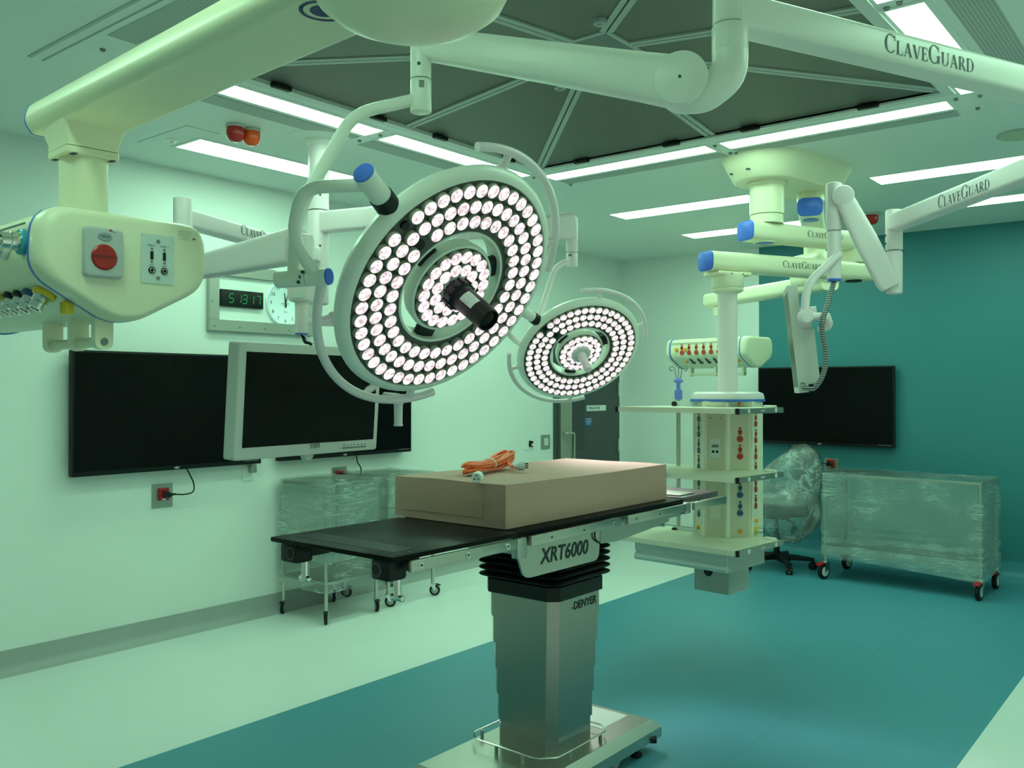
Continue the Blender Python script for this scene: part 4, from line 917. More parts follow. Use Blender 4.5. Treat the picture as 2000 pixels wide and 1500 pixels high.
def pendant_head(t, O, yaw, L, kind):
    """service head: long body with a rounded cap and blue trim at each end. O = middle of the near cap face"""
    a = Vector((math.cos(yaw), math.sin(yaw), 0)); s = Vector((-a.y, a.x, 0)); O = Vector(O)
    P = lambda q, b, z: O - a*q + s*b + Z3*z          # q back from the cap, b across, z up
    m = MB(); m.prism([p*.975 for p in PROF], P(L-.06, 0, 0), s, Z3, L-.12); body = obj('body', m, 'cream', t, 30)
    m = MB(); m.prism(PROF, P(.052, 0, 0), s, Z3, .052, .034); cap = obj('end_cap', m, 'cream', t, 40)
    m = MB(); m.prism([Vector((-p.x, p.y)) for p in PROF], P(L-.052, 0, 0), -s, Z3, .052, .034); obj('end_cap', m, 'cream', t, 40)
    for q in (.062, L-.052):
        m = MB(); m.prism([p*1.006 for p in PROF], P(q, 0, 0), s, Z3, .010); obj('trim', m, 'blue_trim', t, 30, label='blue trim line')
    nu = -s; nl = (-s*.503 - Z3*.864); ul = (-s*.864 + Z3*.503)
    up_pt = lambda q, z: P(q, -.2055-.003*(.1-z), z)
    lo_pt = lambda q, f: P(q, -.207+.163*f, -.031-.0955*f)
    m = MB(); m.prism([(-.0, 0), (L-.16, 0), (L-.16, .004), (0, .004)], P(L-.08, -.206, .085), a, Z3, .003); obj('rail_groove', m, 'ink_grey', body, 0)
    if kind == 'gas':
        for q, c in ((.095, 'teal_ring'), (.205, 'white'), (.30, 'white'), (.385, 'white'), (.47, 'white')): gas_outlet(up_pt(q, .045), nu, c, body)
        for q, c in ((.12, 'yellow'), (.185, 'socket_blue'), (.245, 'black'), (.305, 'black'), (.365, 'yellow'), (.425, 'teal_ring'), (.485, 'white')): gas_outlet(lo_pt(q, .36), nl, c, body, .027, .045)
        m = MB(); m.box(lo_pt(.085, .62)+nl*.012, (.034, .022, .03), rot_z(yaw), bev=.004); obj('tag', m, 'yellow', body)
    else:
        for i, q in enumerate((.635, .56, .485, .41, .335, .26, .15)): socket(up_pt(q, .005), nu, Z3, .021, 'socket_red' if i < 6 else 'socket_dark', body)
        for q in (.69, .60, .11):
            m = MB(); m.cyl(up_pt(q, .03), up_pt(q, .03)+nu*.014, .018, .015, seg=16); obj('indicator', m, 'orange', body, label='amber knob')
        for q in (.57, .49, .41, .33, .25, .17): socket(lo_pt(q, .5), nl, ul, .019, 'socket_dark', body)
        for q in (.63, .10):
            m = MB(); m.cyl(lo_pt(q, .4), lo_pt(q, .4)+nl*.012, .012, seg=14); obj('earth_stud', m, 'orange', body)
    # hand rail underneath
    br = (.070, .205, .36) if kind == 'gas' else (.13, .40, .66)
    hb = -.215 if kind == 'gas' else -.24
    hc_ = -.035
    for q in br:
        m = MB(); pl = rpoly([(-.022, -.042), (.022, -.042), (.022, .05), (-.022, .05)], [.03, .03, .004, .004], 5)
        m.prism(pl, P(q+.011, hc_, -.155), s, Z3, .022); b_ = obj('rail_bracket', m, 'cream', t)
        m = MB(); m.cyl(P(q-.011, hc_, -.178), P(q-.0135, hc_, -.178), .009, seg=12); obj('screw', m, 'ink_grey', b_)
    m = MB(); m.cyl(P(br[0], hc_, -.178), P(br[-1], hc_, -.178), .0125, seg=18); obj('hand_rail', m, 'cream', t)
    return P, a, s, cap
def stadium(p, q, r, n=10):
    d = (q-p); d.z = 0; d.normalize(); s = Vector((-d.y, d.x, 0)); out = []
    for c, a0 in ((q, -PI/2), (p, PI/2)):
        for k in range(n+1):
            a = a0 + PI*k/n; out.append(c + d*math.cos(a)*r + s*math.sin(a)*r)
    return out
def boom(t, tip, end, z, w, h, capmat, tip_over, name='boom_arm', r=.042, mat='cream', over2=.12):
    """pendant arm with an end cap just past the bearing at the tip"""
    tip = V(tip[0], tip[1], z); end = V(end[0], end[1], z); d = (end-tip).normalized()
    m = MB(); m.arm(tip-d*tip_over, end+d*over2, w, h, r=r); b = obj(name, m, mat, t, 40)
    m = MB(); m.arm(tip-d*(tip_over+.008), tip-d*tip_over, w*.97, h*.97, r=r, secs=[(0, w*.90, h*.90), (.5, w*.98, h*.98), (1, w*1.01, h*1.01)]); obj('end_cap', m, capmat, t, 40, label='blue end cap' if capmat.startswith('blue') else None)
    return b, d

# ---- near pendant, upper left
H1 = V(-2.062, 1.10, 1.842)
t = thing('supply_pendant', 'large cream supply pendant at upper left with a red emergency button on its head', 'supply pendant', (-2.36, 1.118, 1.97))
P, a, s, cap = pendant_head(t, H1, math.radians(-2.5), .86, 'gas')
F = lambda b, z: P(0, b, z)
m = MB(); m.prism(rpoly([(-.045, -.055), (.045, -.055), (.045, .062), (-.045, .062)], .012), F(-.069, .022)-a*.004, s, Z3, .024, .008); cp = obj('call_point', m, 'grey_plastic', cap)
m = MB(); m.lathe([(.030, .018), (.030, .022), (.026, .025), (.001, .0255)], F(-.0715, .014), a, 32); e = obj('emergency_button', m, 'red', cap, label='red emergency button')
m = MB(); text_mb(m, 'EMERGENCY', F(-.0715, .011)+a*.0256, s, Z3, .0075, align='CENTER'); obj('lettering', m, 'ink', e, 0)
m = MB(); pl = [(math.cos(2*PI*k/28)*.0165, math.sin(2*PI*k/28)*.0095) for k in range(28)]; m.prism(pl, F(-.070, .062)+a*.018, s, Z3, .004); e = obj('cancel_button', m, 'caster_grey', cap)
m = MB(); text_mb(m, 'CANCEL', F(-.070, .060)+a*.022, s, Z3, .0045, align='CENTER'); obj('lettering', m, 'ink', e, 0)
m = MB(); m.prism([(-.004, 0), (.004, 0), (.002, .004), (-.003, .005)], F(-.056, .076)+a*.0195, s, Z3, .001); m.prism([(.003, -.001), (.013, -.001), (.013, 0), (.003, 0)], F(-.056, .076)+a*.0195, s, Z3, .001); obj('maker_mark', m, 'red', cap, 0)
m = MB(); m.prism(rpoly([(-.042, -.06), (.042, -.06), (.042, .06), (-.042, .06)], .003), F(.068, .026), s, Z3, .003); pl_ = obj('socket_plate', m, 'pale_plate', cap, 0)
for b in (-.016, .016):
    m = MB(); m.prism([(-.0035, -.010), (.0035, -.010), (.0035, .010), (-.0035, .010)], F(.068+b, .034)+a*.003, s, Z3, .002); obj('port', m, 'black', pl_, 0)
    for z in (.050, .018):
        m = MB(); m.cyl(F(.068+b, z)+a*.003, F(.068+b, z)+a*.005, .003, seg=6); obj('stud', m, 'ink_grey', pl_)
    m = MB(); m.cyl(F(.068+b, -.002)+a*.003, F(.068+b, -.002)+a*.006, .0085, seg=20); m.cyl(F(.068+b, -.002)+a*.003, F(.068+b, -.002)+a*.009, .003, seg=10); j = obj('jack', m, 'black', pl_)
    m = MB(); m.torus(F(.068+b, -.002)+a*.0063, a, .005, .0012, 20, 6); obj('jack_ring', m, 'chrome', j)
for z in (.070, -.020):
    m = MB(); m.cyl(F(.068, z)+a*.003, F(.068, z)+a*.005, .0045, seg=12); obj('screw', m, 'ink_grey', pl_)
m = MB()
for b, tx in ((-.016, 'VIDEO 1'), (.016, 'VIDEO 2')): text_mb(m, tx, F(.068+b, .056)+a*.003, s, Z3, .0045, align='CENTER')
for b, tx in ((-.016, 'AUX 1'), (.016, 'AUX 2')): text_mb(m, tx, F(.068+b, .009)+a*.003, s, Z3, .0035, align='CENTER')
obj('lettering', m, 'ink', pl_, 0)
m = MB(); m.prism([(-.027, -.013), (.027, -.013), (.027, .013), (-.027, .013)], F(.148, .094)-a*.0005, s, Z3, .0012); st = obj('rating_label', m, 'cream', cap, 0)
m = MB()
for k, (u0, u1) in enumerate(((-.025, .006), (-.025, .010), (-.025, .002), (-.018, .004), (-.018, .003))): m.prism([(u0, 0), (u1, 0), (u1, .0007), (u0, .0007)], F(.148, .103-.0048*k)+a*.0008, s, Z3, .0004)
m.prism([(.012, 0), (.020, 0), (.020, .005), (.012, .005)], F(.148, .085)+a*.0008, s, Z3, .0004)
obj('print', m, 'ink_grey', st, 0)
CPX, CPY = -2.335, 1.118
m = MB(); m.cyl(V(CPX, CPY, 1.955), V(CPX, CPY, 2.20), .0585, seg=40); obj('column', m, 'cream', t)
m = MB()
sq = lambda h, z, r=.012: [V(CPX, CPY, z) + rot_z(math.radians(-5)) @ Vector((p.x, p.y, 0)) for p in rrect(2*h, 2*h, r)]
m.rings([sq(.065, 2.146), sq(.067, 2.148), sq(.067, 2.163)]); m.rings([sq(.0665, 2.165), sq(.0665, 2.18), sq(.080, 2.226)]); co = obj('collar', m, 'cream', t, 30)
for dx, dy in ((.05, -.05), (.05, .05), (-.05, -.05)):
    m = MB(); m.box(V(CPX+dx, CPY+dy, 2.147), (.020, .012, .006)); obj('slot', m, 'ink', co)
m = MB()
A, B = V(-2.465, 1.125, 2.272), V(-1.06, 1.047, 2.272)
sec = rpoly([(-.080, -.050), (.078, -.050), (.100, -.020), (.085, .036), (-.085, .036), (-.102, -.020)], [.010, .010, .04, .05, .05, .04], 6)
dA_ = (B-A).normalized(); sx = dA_.cross(Z3).normalized()
m.rings([[p + sx*q.x*k + Z3*q.y*k for q in sec] for p, k in ((A, 1), (B, 1))]); ar = obj('boom_arm', m, 'cream', t, 40)
m = MB(); m.rings([[p + sx*q.x*k + Z3*q.y*k for q in sec] for p, k in ((A-dA_*.014, .86), (A-dA_*.008, .97), (A-dA_*.003, 1.0))]); obj('end_cap', m, 'cream', t, 40)
m = MB(); m.rings([[p + sx*q.x*k + Z3*q.y*k for q in sec] for p, k in ((A-dA_*.004, 1.012), (A+dA_*.001, 1.012))]); obj('trim', m, 'blue_trim', t, 40)
LGp = V(-1.2584, 1.0281, 2.2215)
m = MB()
for r0, r1 in ((.043, .036), (.024, 0)):
    el = lambda r: [LGp + dA_*math.cos(2*PI*k/40)*r*1.0 + sx*math.sin(2*PI*k/40)*r for k in range(40)]
    if r1: m.rings([el(r0), el(r1)], False, False); 
    else: m.poly(el(r0))
bmesh.ops.translate(m.bm, vec=(0, 0, -.0006), verts=m.bm.verts)
obj('logo', m, 'blue_dark', ar, 0)
HX, HY = -1.072, 1.059
m = MB(); m.lathe([(.001, .0), (.05, .001), (.09, .008), (.125, .022), (.155, .045), (.170, .075), (.174, .11), (.174, .16), (.16, .19), (.06, .20), (.001, .20)], V(HX, HY, 2.150), Z3, 64); db = obj('bearing_dome', m, 'cream', t, 50)
m = MB(); m.torus(V(HX, HY, 2.217), Z3, .1690, .0012, 64, 6); obj('dome_seam', m, 'ink_grey', db)
m = MB(); m.cyl(V(HX, HY, 2.25), V(HX, HY, CH-.06), .085, seg=36); m.lathe([(.20, 0), (.19, .05), (.10, .08)], V(HX, HY, CH), -Z3, 40); obj('ceiling_tube', m, 'cream', t)

# ---- ceiling canopy carrying the two far pendants
T1, T2_ = V(-2.19, 5.17, 0), V(-2.09, 5.62, 0)
t = thing('ceiling_canopy', 'oblong cream ceiling canopy with two tubes beyond the air diffuser', 'ceiling canopy', (-2.14, 5.4, CH))
m = MB(); st_ = lambda r, z: [p + Z3*z for p in stadium(T1, T2_+V(-.02, .0, 0), r)]
m.rings([st_(.27, CH), st_(.265, CH-.012), st_(.20, CH-.135), st_(.185, CH-.145)]); cn = obj('cover', m, 'cream', t, 30)
for p in ((-2.33, 5.02), (-2.20, 4.96), (-2.36, 5.2)):
    m = MB(); m.cyl((p[0], p[1], CH-.10), (p[0]-.02, p[1]-.02, CH-.10), .005, seg=8); obj('screw', m, 'ink', cn)
m = MB(); m.cyl(T1+Z3*2.60, T1+Z3*(CH-.13), .102, seg=40); m.cyl(T1+Z3*2.545, T1+Z3*2.597, .097, seg=40); m.lathe([(.118, 0), (.118, .02), (.104, .03)], T1+Z3*(CH-.14), -Z3, 40); obj('tube', m, 'cream', t)
m = MB(); m.cyl(T2_+Z3*2.74, T2_+Z3*(CH-.13), .085, seg=36); obj('tube', m, 'cream', t)

# ---- middle pendant: equipment tower with shelves
TC = V(-2.342, 4.95, 0); JN = (-1.888, 5.818)
t = thing('equipment_pendant', 'hanging equipment tower with shelves and rows of blue and red sockets', 'equipment pendant', (TC.x, TC.y, .42))
b, d = boom(t, (T1.x, T1.y), JN, 2.492, .15, .115, 'blue_cap', .165)
m = MB(); sd = d.cross(Z3)
ps = V(T1.x, T1.y, 2.478)+sd*.0752; maker_name(m, ps + d*0.2535, d, Z3, .040); obj('lettering', m, 'ink', b, 0)
for q in (T1-d*.02,):
    m = MB(); m.cyl(V(q.x, q.y, 2.431), V(q.x, q.y, 2.4345), .055, seg=28); obj('bearing_disc', m, 'blue_trim', b)
    m = MB(); m.torus(V(q.x, q.y, 2.433), Z3, .062, .004, 28, 6); obj('bearing_ring', m, 'cream', b)
b, d = boom(t, (TC.x, TC.y), JN, 2.302, .15, .115, 'blue_cap', .155)
m = MB(); sd = d.cross(Z3); maker_name(m, V(TC.x, TC.y, 2.285)+sd*.0752 + d*0.3498, d, Z3, .042); obj('lettering', m, 'ink', b, 0)
m = MB(); m.cyl(V(JN[0], JN[1], 2.355), V(JN[0], JN[1], 2.44), .075, seg=32); obj('arm_joint', m, 'cream', t)
m = MB(); m.cyl(V(JN[0], JN[1], 2.236), V(JN[0], JN[1], 2.246), .05, seg=28); obj('bearing_disc', m, 'black', t)
m = MB(); m.box(V(TC.x, TC.y, 2.232), (.24, .15, .022), rot_z(math.atan2(d.y, d.x)), bev=.006); m.lathe([(.094, 0), (.094, .072), (.090, .078)], V(TC.x, TC.y, 2.225), -Z3, 40); m.lathe([(.092, .080), (.094, .083), (.090, .095), (.06, .108)], V(TC.x, TC.y, 2.225), -Z3, 40); cl = obj('collar', m, 'cream', t, 35)
for q in (-.04, .04):
    m = MB(); m.cyl(V(TC.x, TC.y, 2.225)+d*q+sd*.094+Z3*-.0, V(TC.x, TC.y, 2.225)+d*q+sd*.098, .004, seg=8); obj('screw', m, 'ink', cl)
m = MB(); m.cyl(V(TC.x, TC.y, 1.52), V(TC.x, TC.y, 2.13), .0575, seg=40); obj('column', m, 'white_lamplit', t, 50)
ya = math.radians(-5); a = Vector((math.cos(ya), math.sin(ya), 0)); s = Vector((-a.y, a.x, 0))
P = lambda u, v, z: V(TC.x, TC.y, z) + a*u + s*v
ap = .178; oc = ap*math.tan(PI/8)
octo = lambda r, z: [P(r*u, r*v, z) for u, v in ((-math.tan(PI/8), -1), (math.tan(PI/8), -1), (1, -math.tan(PI/8)), (1, math.tan(PI/8)), (math.tan(PI/8), 1), (-math.tan(PI/8), 1), (-1, math.tan(PI/8)), (-1, -math.tan(PI/8)))]
m = MB(); m.rings([[V(TC.x, TC.y, z) + rot_z(math.radians(8)) @ (p-V(TC.x, TC.y, z)) for p in octo(ap, z)] for z in (.60, 1.48)]); tw = obj('tower', m, 'cream', t, 20)
rnd = lambda r, z: [P(q.x, q.y, z) for q in rrect(2*r, 2*r, r*.55, 8)]
m = MB(); m.rings([rnd(ap*1.0, 1.490), rnd(ap*1.0, 1.505), rnd(ap*.97, 1.525), rnd(ap*.86, 1.535)]); obj('top_cover', m, 'white_lamplit', t, 40)
m = MB(); m.rings([rnd(ap*1.02, 1.478), rnd(ap*1.02, 1.492)]); obj('trim', m, 'blue_trim', t, 40, label='blue trim line')
fn_ = lambda k: (a*math.cos(math.radians(k)) + s*math.sin(math.radians(k)))     # outward normals of the eight faces, measured from a
YT = math.radians(8); fn_ = lambda k: (a*math.cos(math.radians(k)+YT) + s*math.sin(math.radians(k)+YT))
FP = lambda k, w, z, e=0.0: V(TC.x, TC.y, z) + fn_(k)*(ap+e) + fn_(k+90)*w
for k in (-90, -45):
    m = MB(); w = .055
    m.rings([[FP(k, x, z, e) for x, z in ((-w, .66), (w, .66), (w, 1.46), (-w, 1.46))] for e in (0, .0015)]); obj('face_panel', m, 'panel_beige', tw, 0)
for k in (-112.5, -67.5, -22.5, 22.5, -157.5):
    cpt = V(TC.x, TC.y, 0) + fn_(k)*(ap/math.cos(PI/8))
    m = MB(); m.cyl(cpt+Z3*.605, cpt+Z3*1.475, .009, seg=14); obj('corner_post', m, 'white', tw)
for z in (1.42, 1.36, 1.30, 1.245, 1.185, 1.12, .985, .925, .865, .81, .755): pass
for z in (1.375, 1.285, 1.19, 1.095, .995, .905, .815): socket(FP(-135, 0, z, .001), fn_(-135), Z3, .019, 'socket_blue', tw)
for z in (1.35, 1.255, 1.16, 1.065, .97, .875): socket(FP(0, -.02, z, .001), fn_(0), Z3, .018, 'socket_red', tw)
for z, c in ((1.265, 'socket_red'), (1.165, 'socket_red'), (.945, 'socket_blue'), (.84, 'socket_blue')):
    k = socket(FP(-45, .0, z, .0016), fn_(-45), Z3, .0195, c, tw)
    for q in (-.006, .006):
        m = MB(); m.box(FP(-45, q, z, .0072), (.003, .003, .009)); obj('pin_hole', m, 'ink_black', k)
for k, w, z in ((-135, 0, .735), (-45, 0, .735), (-45, .0, 1.463), (0, -.02, .79)):
    m = MB(); m.cyl(FP(k, w, z), FP(k, w, z, .014), .013, .010, seg=14); obj('earth_stud', m, 'orange', tw, label='amber stud')
gas_outlet(FP(0, -.02, .735, 0), fn_(0), 'yellow', tw, .026, .05)
m = MB(); m.rings([[FP(-90, x, z, e) for x, z in ((-.032, 1.155), (.032, 1.155), (.032, 1.265), (-.032, 1.265))] for e in (.001, .005)]); pl_ = obj('socket_plate', m, 'pale_plate', tw, 0)
for w in (-.012, .012):
    m = MB(); m.cyl(FP(-90, w, 1.19, .005), FP(-90, w, 1.19, .008), .008, seg=14); obj('jack', m, 'black', pl_)
m = MB(); m.rings([[FP(-90, x*.022, 1.223+z*.008, e) for x, z in ((-1, -.6), (-.6, -1), (.6, -1), (1, -.6), (.9, 1), (-.9, 1))] for e in (.005, .007)]); obj('port', m, 'ink_grey', pl_, 0)
m = MB(); m.rings([[FP(-90, x, z, e) for x, z in ((-.034, .80), (.034, .80), (.034, .895), (-.034, .895))] for e in (.001, .004)]); obj('blank_plate', m, 'shelf', tw, 0)
for w in (-.03, .03):
    for z in (1.385, 1.43):
        m = MB(); m.cyl(FP(-90, w, z, .001), FP(-90, w, z, .003), .005, seg=8); obj('screw', m, 'ink_grey', tw)
def shelf(z, th=.028):
    m = MB(); pl = rpoly([(-.425, -.525), (.345, -.525), (.345, -.02), (-.425, -.02)], [.03, .03, .02, .02], 4)
    m.prism(pl, P(0, 0, z-th), a, s, th); sh = obj('shelf', m, 'shelf', t, 30)
    m = MB(); m.rings([[P(u, v, q) for u, q in ((.350, z-.030), (.362, z-.030), (.362, z), (.350, z))] for v in (-.50, -.01)]); r_ = obj('side_rail', m, 'steel_h', sh, 0)
    m = MB(); m.rings([[P(u, v, q) for u, q in ((.349, z-.031), (.363, z-.031), (.363, z+.001), (.349, z+.001))] for v in (-.515, -.50)]); obj('rail_end', m, 'black', r_, 0)
    for v in (-.40, -.10):
        m = MB(); m.cyl(P(.361, v, z-.015), P(.3645, v, z-.015), .0125, seg=14); obj('rail_screw', m, 'sign', r_)
    m = MB(); m.box(P(.362, -.25, z-.014), (.004, .04, .008), rot_z(ya)); obj('rail_mark', m, 'pale_plate', r_)
    m = MB(); m.box(P(.30, -.05, z+.006), (.07, .03, .012), rot_z(ya), bev=.004); obj('shelf_stop', m, 'white', sh)
    m = MB(); m.rings([[P(u, v, q) for u, q in ((-.442, z-.03), (-.430, z-.03), (-.430, z-.002), (-.442, z-.002))] for v in (-.50, -.02)]); r2_ = obj('side_rail', m, 'steel_h', sh, 0)
    m = MB(); m.rings([[P(u, v, q) for u, q in ((-.443, z-.031), (-.429, z-.031), (-.429, z), (-.443, z))] for v in (-.512, -.50)]); obj('rail_end', m, 'black', r2_, 0)
    return sh
shelf(1.448); shelf(1.085); sh = shelf(.70)
m = MB(); m.bounds((0, 0, 0), (.60, .40, .105)); bmesh.ops.transform(m.bm, matrix=Matrix.Translation(P(-.33, -.46, .565)) @ rot_z(ya).to_4x4(), verts=m.bm.verts); dr = obj('drawer_housing', m, 'duct', t, 0)
m = MB(); m.prism([(0, 0), (0, .097), (-.012, .097), (-.012, .055), (-.003, .050), (-.003, .042), (-.018, .032), (-.022, .016), (-.014, 0)], P(.27, -.46, .566), s, Z3, -.60); fr = obj('drawer_front', m, 'pale_plate', t, 30)
m = MB(); m.rings([[P(u, -.4605+q, z) for q, z in ((-.012, .650), (0, .650), (0, .668), (-.004, .668))] for u in (-.33, .27)]); obj('drawer_lip', m, 'pale_plate', fr, 0)
m = MB(); m.cyl(P(-.24, -.40, .555), P(-.24, -.40, .566), .016, seg=12); obj('drawer_catch', m, 'black', dr)
m = MB(); m.bounds((0, 0, 0), (.228, .228, .25)); bmesh.ops.transform(m.bm, matrix=Matrix.Translation(P(-.125, -.165, .372)) @ rot_z(ya).to_4x4(), verts=m.bm.verts); du = obj('cable_duct', m, 'duct', t, 0)
m = MB(); m.cyl(P(-.03, -.165, .49), P(-.03, -.169, .49), .028, seg=24); obj('grommet', m, 'black', du)
# drip pole at the left of the tower
PP = P(-.278, -.10, 0)
m = MB(); m.cyl(V(PP.x, PP.y, .66), V(PP.x, PP.y, 1.49), .0125, seg=16); po = obj('drip_pole', m, 'steel', t)
m = MB(); m.lathe([(.020, 0), (.024, .008), (.024, .055), (.019, .06), (.013, .063), (.012, .098), (.018, .102), (.029, .108), (.029, .119), (.021, .125), (.017, .13)], V(PP.x, PP.y, 1.487), Z3, 20); obj('hook_holder', m, 'blue_soft', po, label='periwinkle blue hook holder')
for k in range(4):
    dv = rot_z(k*PI/2+.5) @ Vector((1, 0, 0)); c = V(PP.x, PP.y, 1.61)
    m = MB(); m.tube(spline([c+dv*.010, c+dv*.018+Z3*.04, c+dv*.022+Z3*.065, c+dv*.038+Z3*.080, c+dv*.054+Z3*.068, c+dv*.046+Z3*.052, c+dv*.034+Z3*.058], 5), .0028, 6); obj('hook', m, 'ink_grey', po)
for z in (1.462, .70):
    m = MB(); m.bounds((0, -.012, -.018), (.17, .0, .018)); bmesh.ops.transform(m.bm, matrix=Matrix.Translation(P(-.30, -.115, z)) @ rot_z(ya).to_4x4(), verts=m.bm.verts); rb = obj('pole_rail', m, 'pale_plate', t, 0)
    m = MB(); m.cyl(P(-.285, -.128, z), P(-.285, -.142, z), .015, seg=16); obj('rail_knob', m, 'black', rb)
m = MB(); m.cyl(P(-.33, -.542, 1.072), P(-.10, -.542, 1.072), .0155, seg=20); cl = obj('clamp_tube', m, 'white', t, label='white clamp tube with blue ends')
for u0, u1 in ((-.36, -.26), (-.125, -.075)):
    m = MB(); m.cyl(P(u0, -.542, 1.072), P(u1, -.542, 1.072), .019, seg=20, bev=.003); obj('clamp_end', m, 'blue_trim', cl)

# ---- far pendant, behind the tower
J3_ = (-2.33, 6.34); C3 = V(-3.30, 6.90, 0)
t = thing('supply_pendant', 'far cream supply pendant behind the hanging tower, with red sockets and amber knobs', 'supply pendant', (C3.x, C3.y, 1.97))
H3 = V(-3.035, 7.02, 1.858)
pendant_head(t, H3, math.radians(-9), .82, 'power')
m = MB(); m.cyl(V(C3.x, C3.y, 1.97), V(C3.x, C3.y, 2.20), .055, seg=32); obj('column', m, 'cream', t)
m = MB(); m.lathe([(.085, 0), (.085, .03), (.10, .07)], V(C3.x, C3.y, 2.16), Z3, 32); obj('collar', m, 'cream', t)
b, d = boom(t, (C3.x, C3.y), J3_, 2.30, .15, .115, 'cream', .19, over2=.16)
m = MB(); m.box(V(J3_[0], J3_[1], 2.40), (.36, .20, .24), rot_z(math.atan2(d.y, d.x)), bev=.05, seg=3); obj('motor_cover', m, 'cream', t, 40)
b, d = boom(t, (T2_.x, T2_.y), J3_, 2.685, .15, .115, 'blue_cap', .13)
m = MB(); sd = d.cross(Z3); obj_ = maker_name(m, V(T2_.x, T2_.y, 2.67)+(d*.22)+sd*.0752, d, Z3, .046); obj('lettering', m, 'ink_grey', b, 0)
m = MB(); m.cyl(V(T2_.x, T2_.y, 2.62), V(T2_.x, T2_.y, 2.628), .05, seg=24); obj('bearing_disc', m, 'blue_trim', b)
m = MB(); m.cyl(V(J3_[0], J3_[1], 2.5), V(J3_[0], J3_[1], 2.66), .075, seg=28); obj('arm_joint', m, 'cream', t)

# ================================================================== OPERATING TABLE
t = thing('operating_table', 'steel operating table on a telescopic column with black bellows', 'operating table', (-2.19, 2.91, 0))
BX0, BX1, BY0, BY1 = -2.41, -1.96, 2.43, 3.385
m = MB(); bp_ = lambda e, z: [V(x, y, z) for x, y in ((BX0-e, BY0-e), (BX1+e, BY0-e), (BX1+e, BY1+e), (BX0-e, BY1+e))]
m.rings([bp_(.035, .055), bp_(.035, .098), bp_(0, .13)]); ba = obj('base', m, 'steel', t, 0)
m = MB(); m.bounds((-2.24, 3.16, .130), (-2.06, 3.36, .1315)); obj('rating_plate', m, 'pale_plate', ba, 0)
for x, y in ((BX1-.01, BY1-.10), (BX0+.03, BY1-.10), (BX1-.01, BY0+.08), (BX0+.03, BY0+.08)):
    m = MB(); m.cyl((x, y, 0), (x, y, .018), .024, seg=20, bev=.003); m.cyl((x, y, .018), (x, y, .06), .008, seg=12); obj('levelling_foot', m, 'black', ba)
for x, y in ((BX1-.02, BY1-.26), (BX0+.04, BY1-.26), (BX1-.02, BY0+.22), (BX0+.04, BY0+.22)):
    m = MB(); m.cyl((x-.012, y, .037), (x+.012, y, .037), .037, seg=24, bev=.003); m.box((x, y, .058), (.034, .08, .02), bev=.004); obj('base_wheel', m, 'alu', ba)
m = MB(); m.box((BX1+.03, BY1-.03, .062), (.03, .05, .022), rot_z(.6), bev=.004); obj('brake_pedal', m, 'black', ba)
CX, CY = -2.175, 2.915
cham = lambda h, z, c=.035: [V(CX+x, CY+y, z) for x, y in ((-h+c, -h), (h-c, -h), (h, -h+c), (h, h-c), (h-c, h), (-h+c, h), (-h, h-c), (-h, -h+c))]
zz = [.13, .235, .335, .435, .54, .645, .755]
for i in range(6):
    h = .146 + .005*i
    m = MB(); m.rings([cham(h, zz[i]+.0), cham(h, zz[i+1]+.004)]); obj('column_sleeve', m, 'steel_column', t, 0)
cs = .1645
m = MB(); text_mb(m, 'DENYER', V(CX+.171, CY+(-.045), .692), Y3, Z3, .030, shear=.12, bold=.025); obj('lettering', m, 'ink_black', t, 0)
m = MB(); m.prism([(-.012, .008), (-.007, .003), (-.002, .008), (-.007, .013)], V(CX+.171, CY-.045, .692), Y3, Z3, .0006); obj('maker_mark', m, 'ink_black', t, 0)
m = MB(); m.rings([cham(.181, .742), cham(.181, .795), cham(.168, .803)]); obj('column_collar', m, 'black', t, 30)
m = MB(); rr = []
for i in range(7):
    z = .800+.026*i
    rr += [(.162, z), (.188, z+.003), (.199, z+.007), (.203, z+.012), (.199, z+.017), (.188, z+.021), (.162, z+.024)]
m.rings([[V(CX+q.x, CY+q.y, z) for q in rrect(2*h, 2*h, .05, 4)] for h, z in rr]); obj('bellows', m, 'black_rubber', t, 50)
# wire tray rail round the foot of the column
m = MB(); TRX0, TRX1, TRY0, TRY1 = -2.395, -1.985, 2.68, 3.12
loop = fillet_path([V(TRX0+.05, TRY1, .165), V(TRX0, TRY1-.05, .165), V(TRX0, TRY0+.05, .165), V(TRX0+.05, TRY0, .165), V(TRX1-.06, TRY0, .165), V(TRX1, TRY0+.06, .165), V(TRX1, TRY1-.05, .165), V(TRX1-.05, TRY1, .165), V(TRX0+.05, TRY1, .165)], .015, 3)
m.tube(loop, .0035, 8); wr = obj('wire_rail', m, 'chrome', t)
for x, y in ((TRX0+.01, TRY0+.09), (TRX1-.005, TRY0+.15), (TRX0+.16, TRY0), (TRX1-.12, TRY0), (TRX1-.005, TRY1-.08), (TRX0+.01, TRY1-.08)):
    m = MB(); m.box((x, y, .147), (.010, .010, .034)); obj('rail_post', m, 'steel', wr)
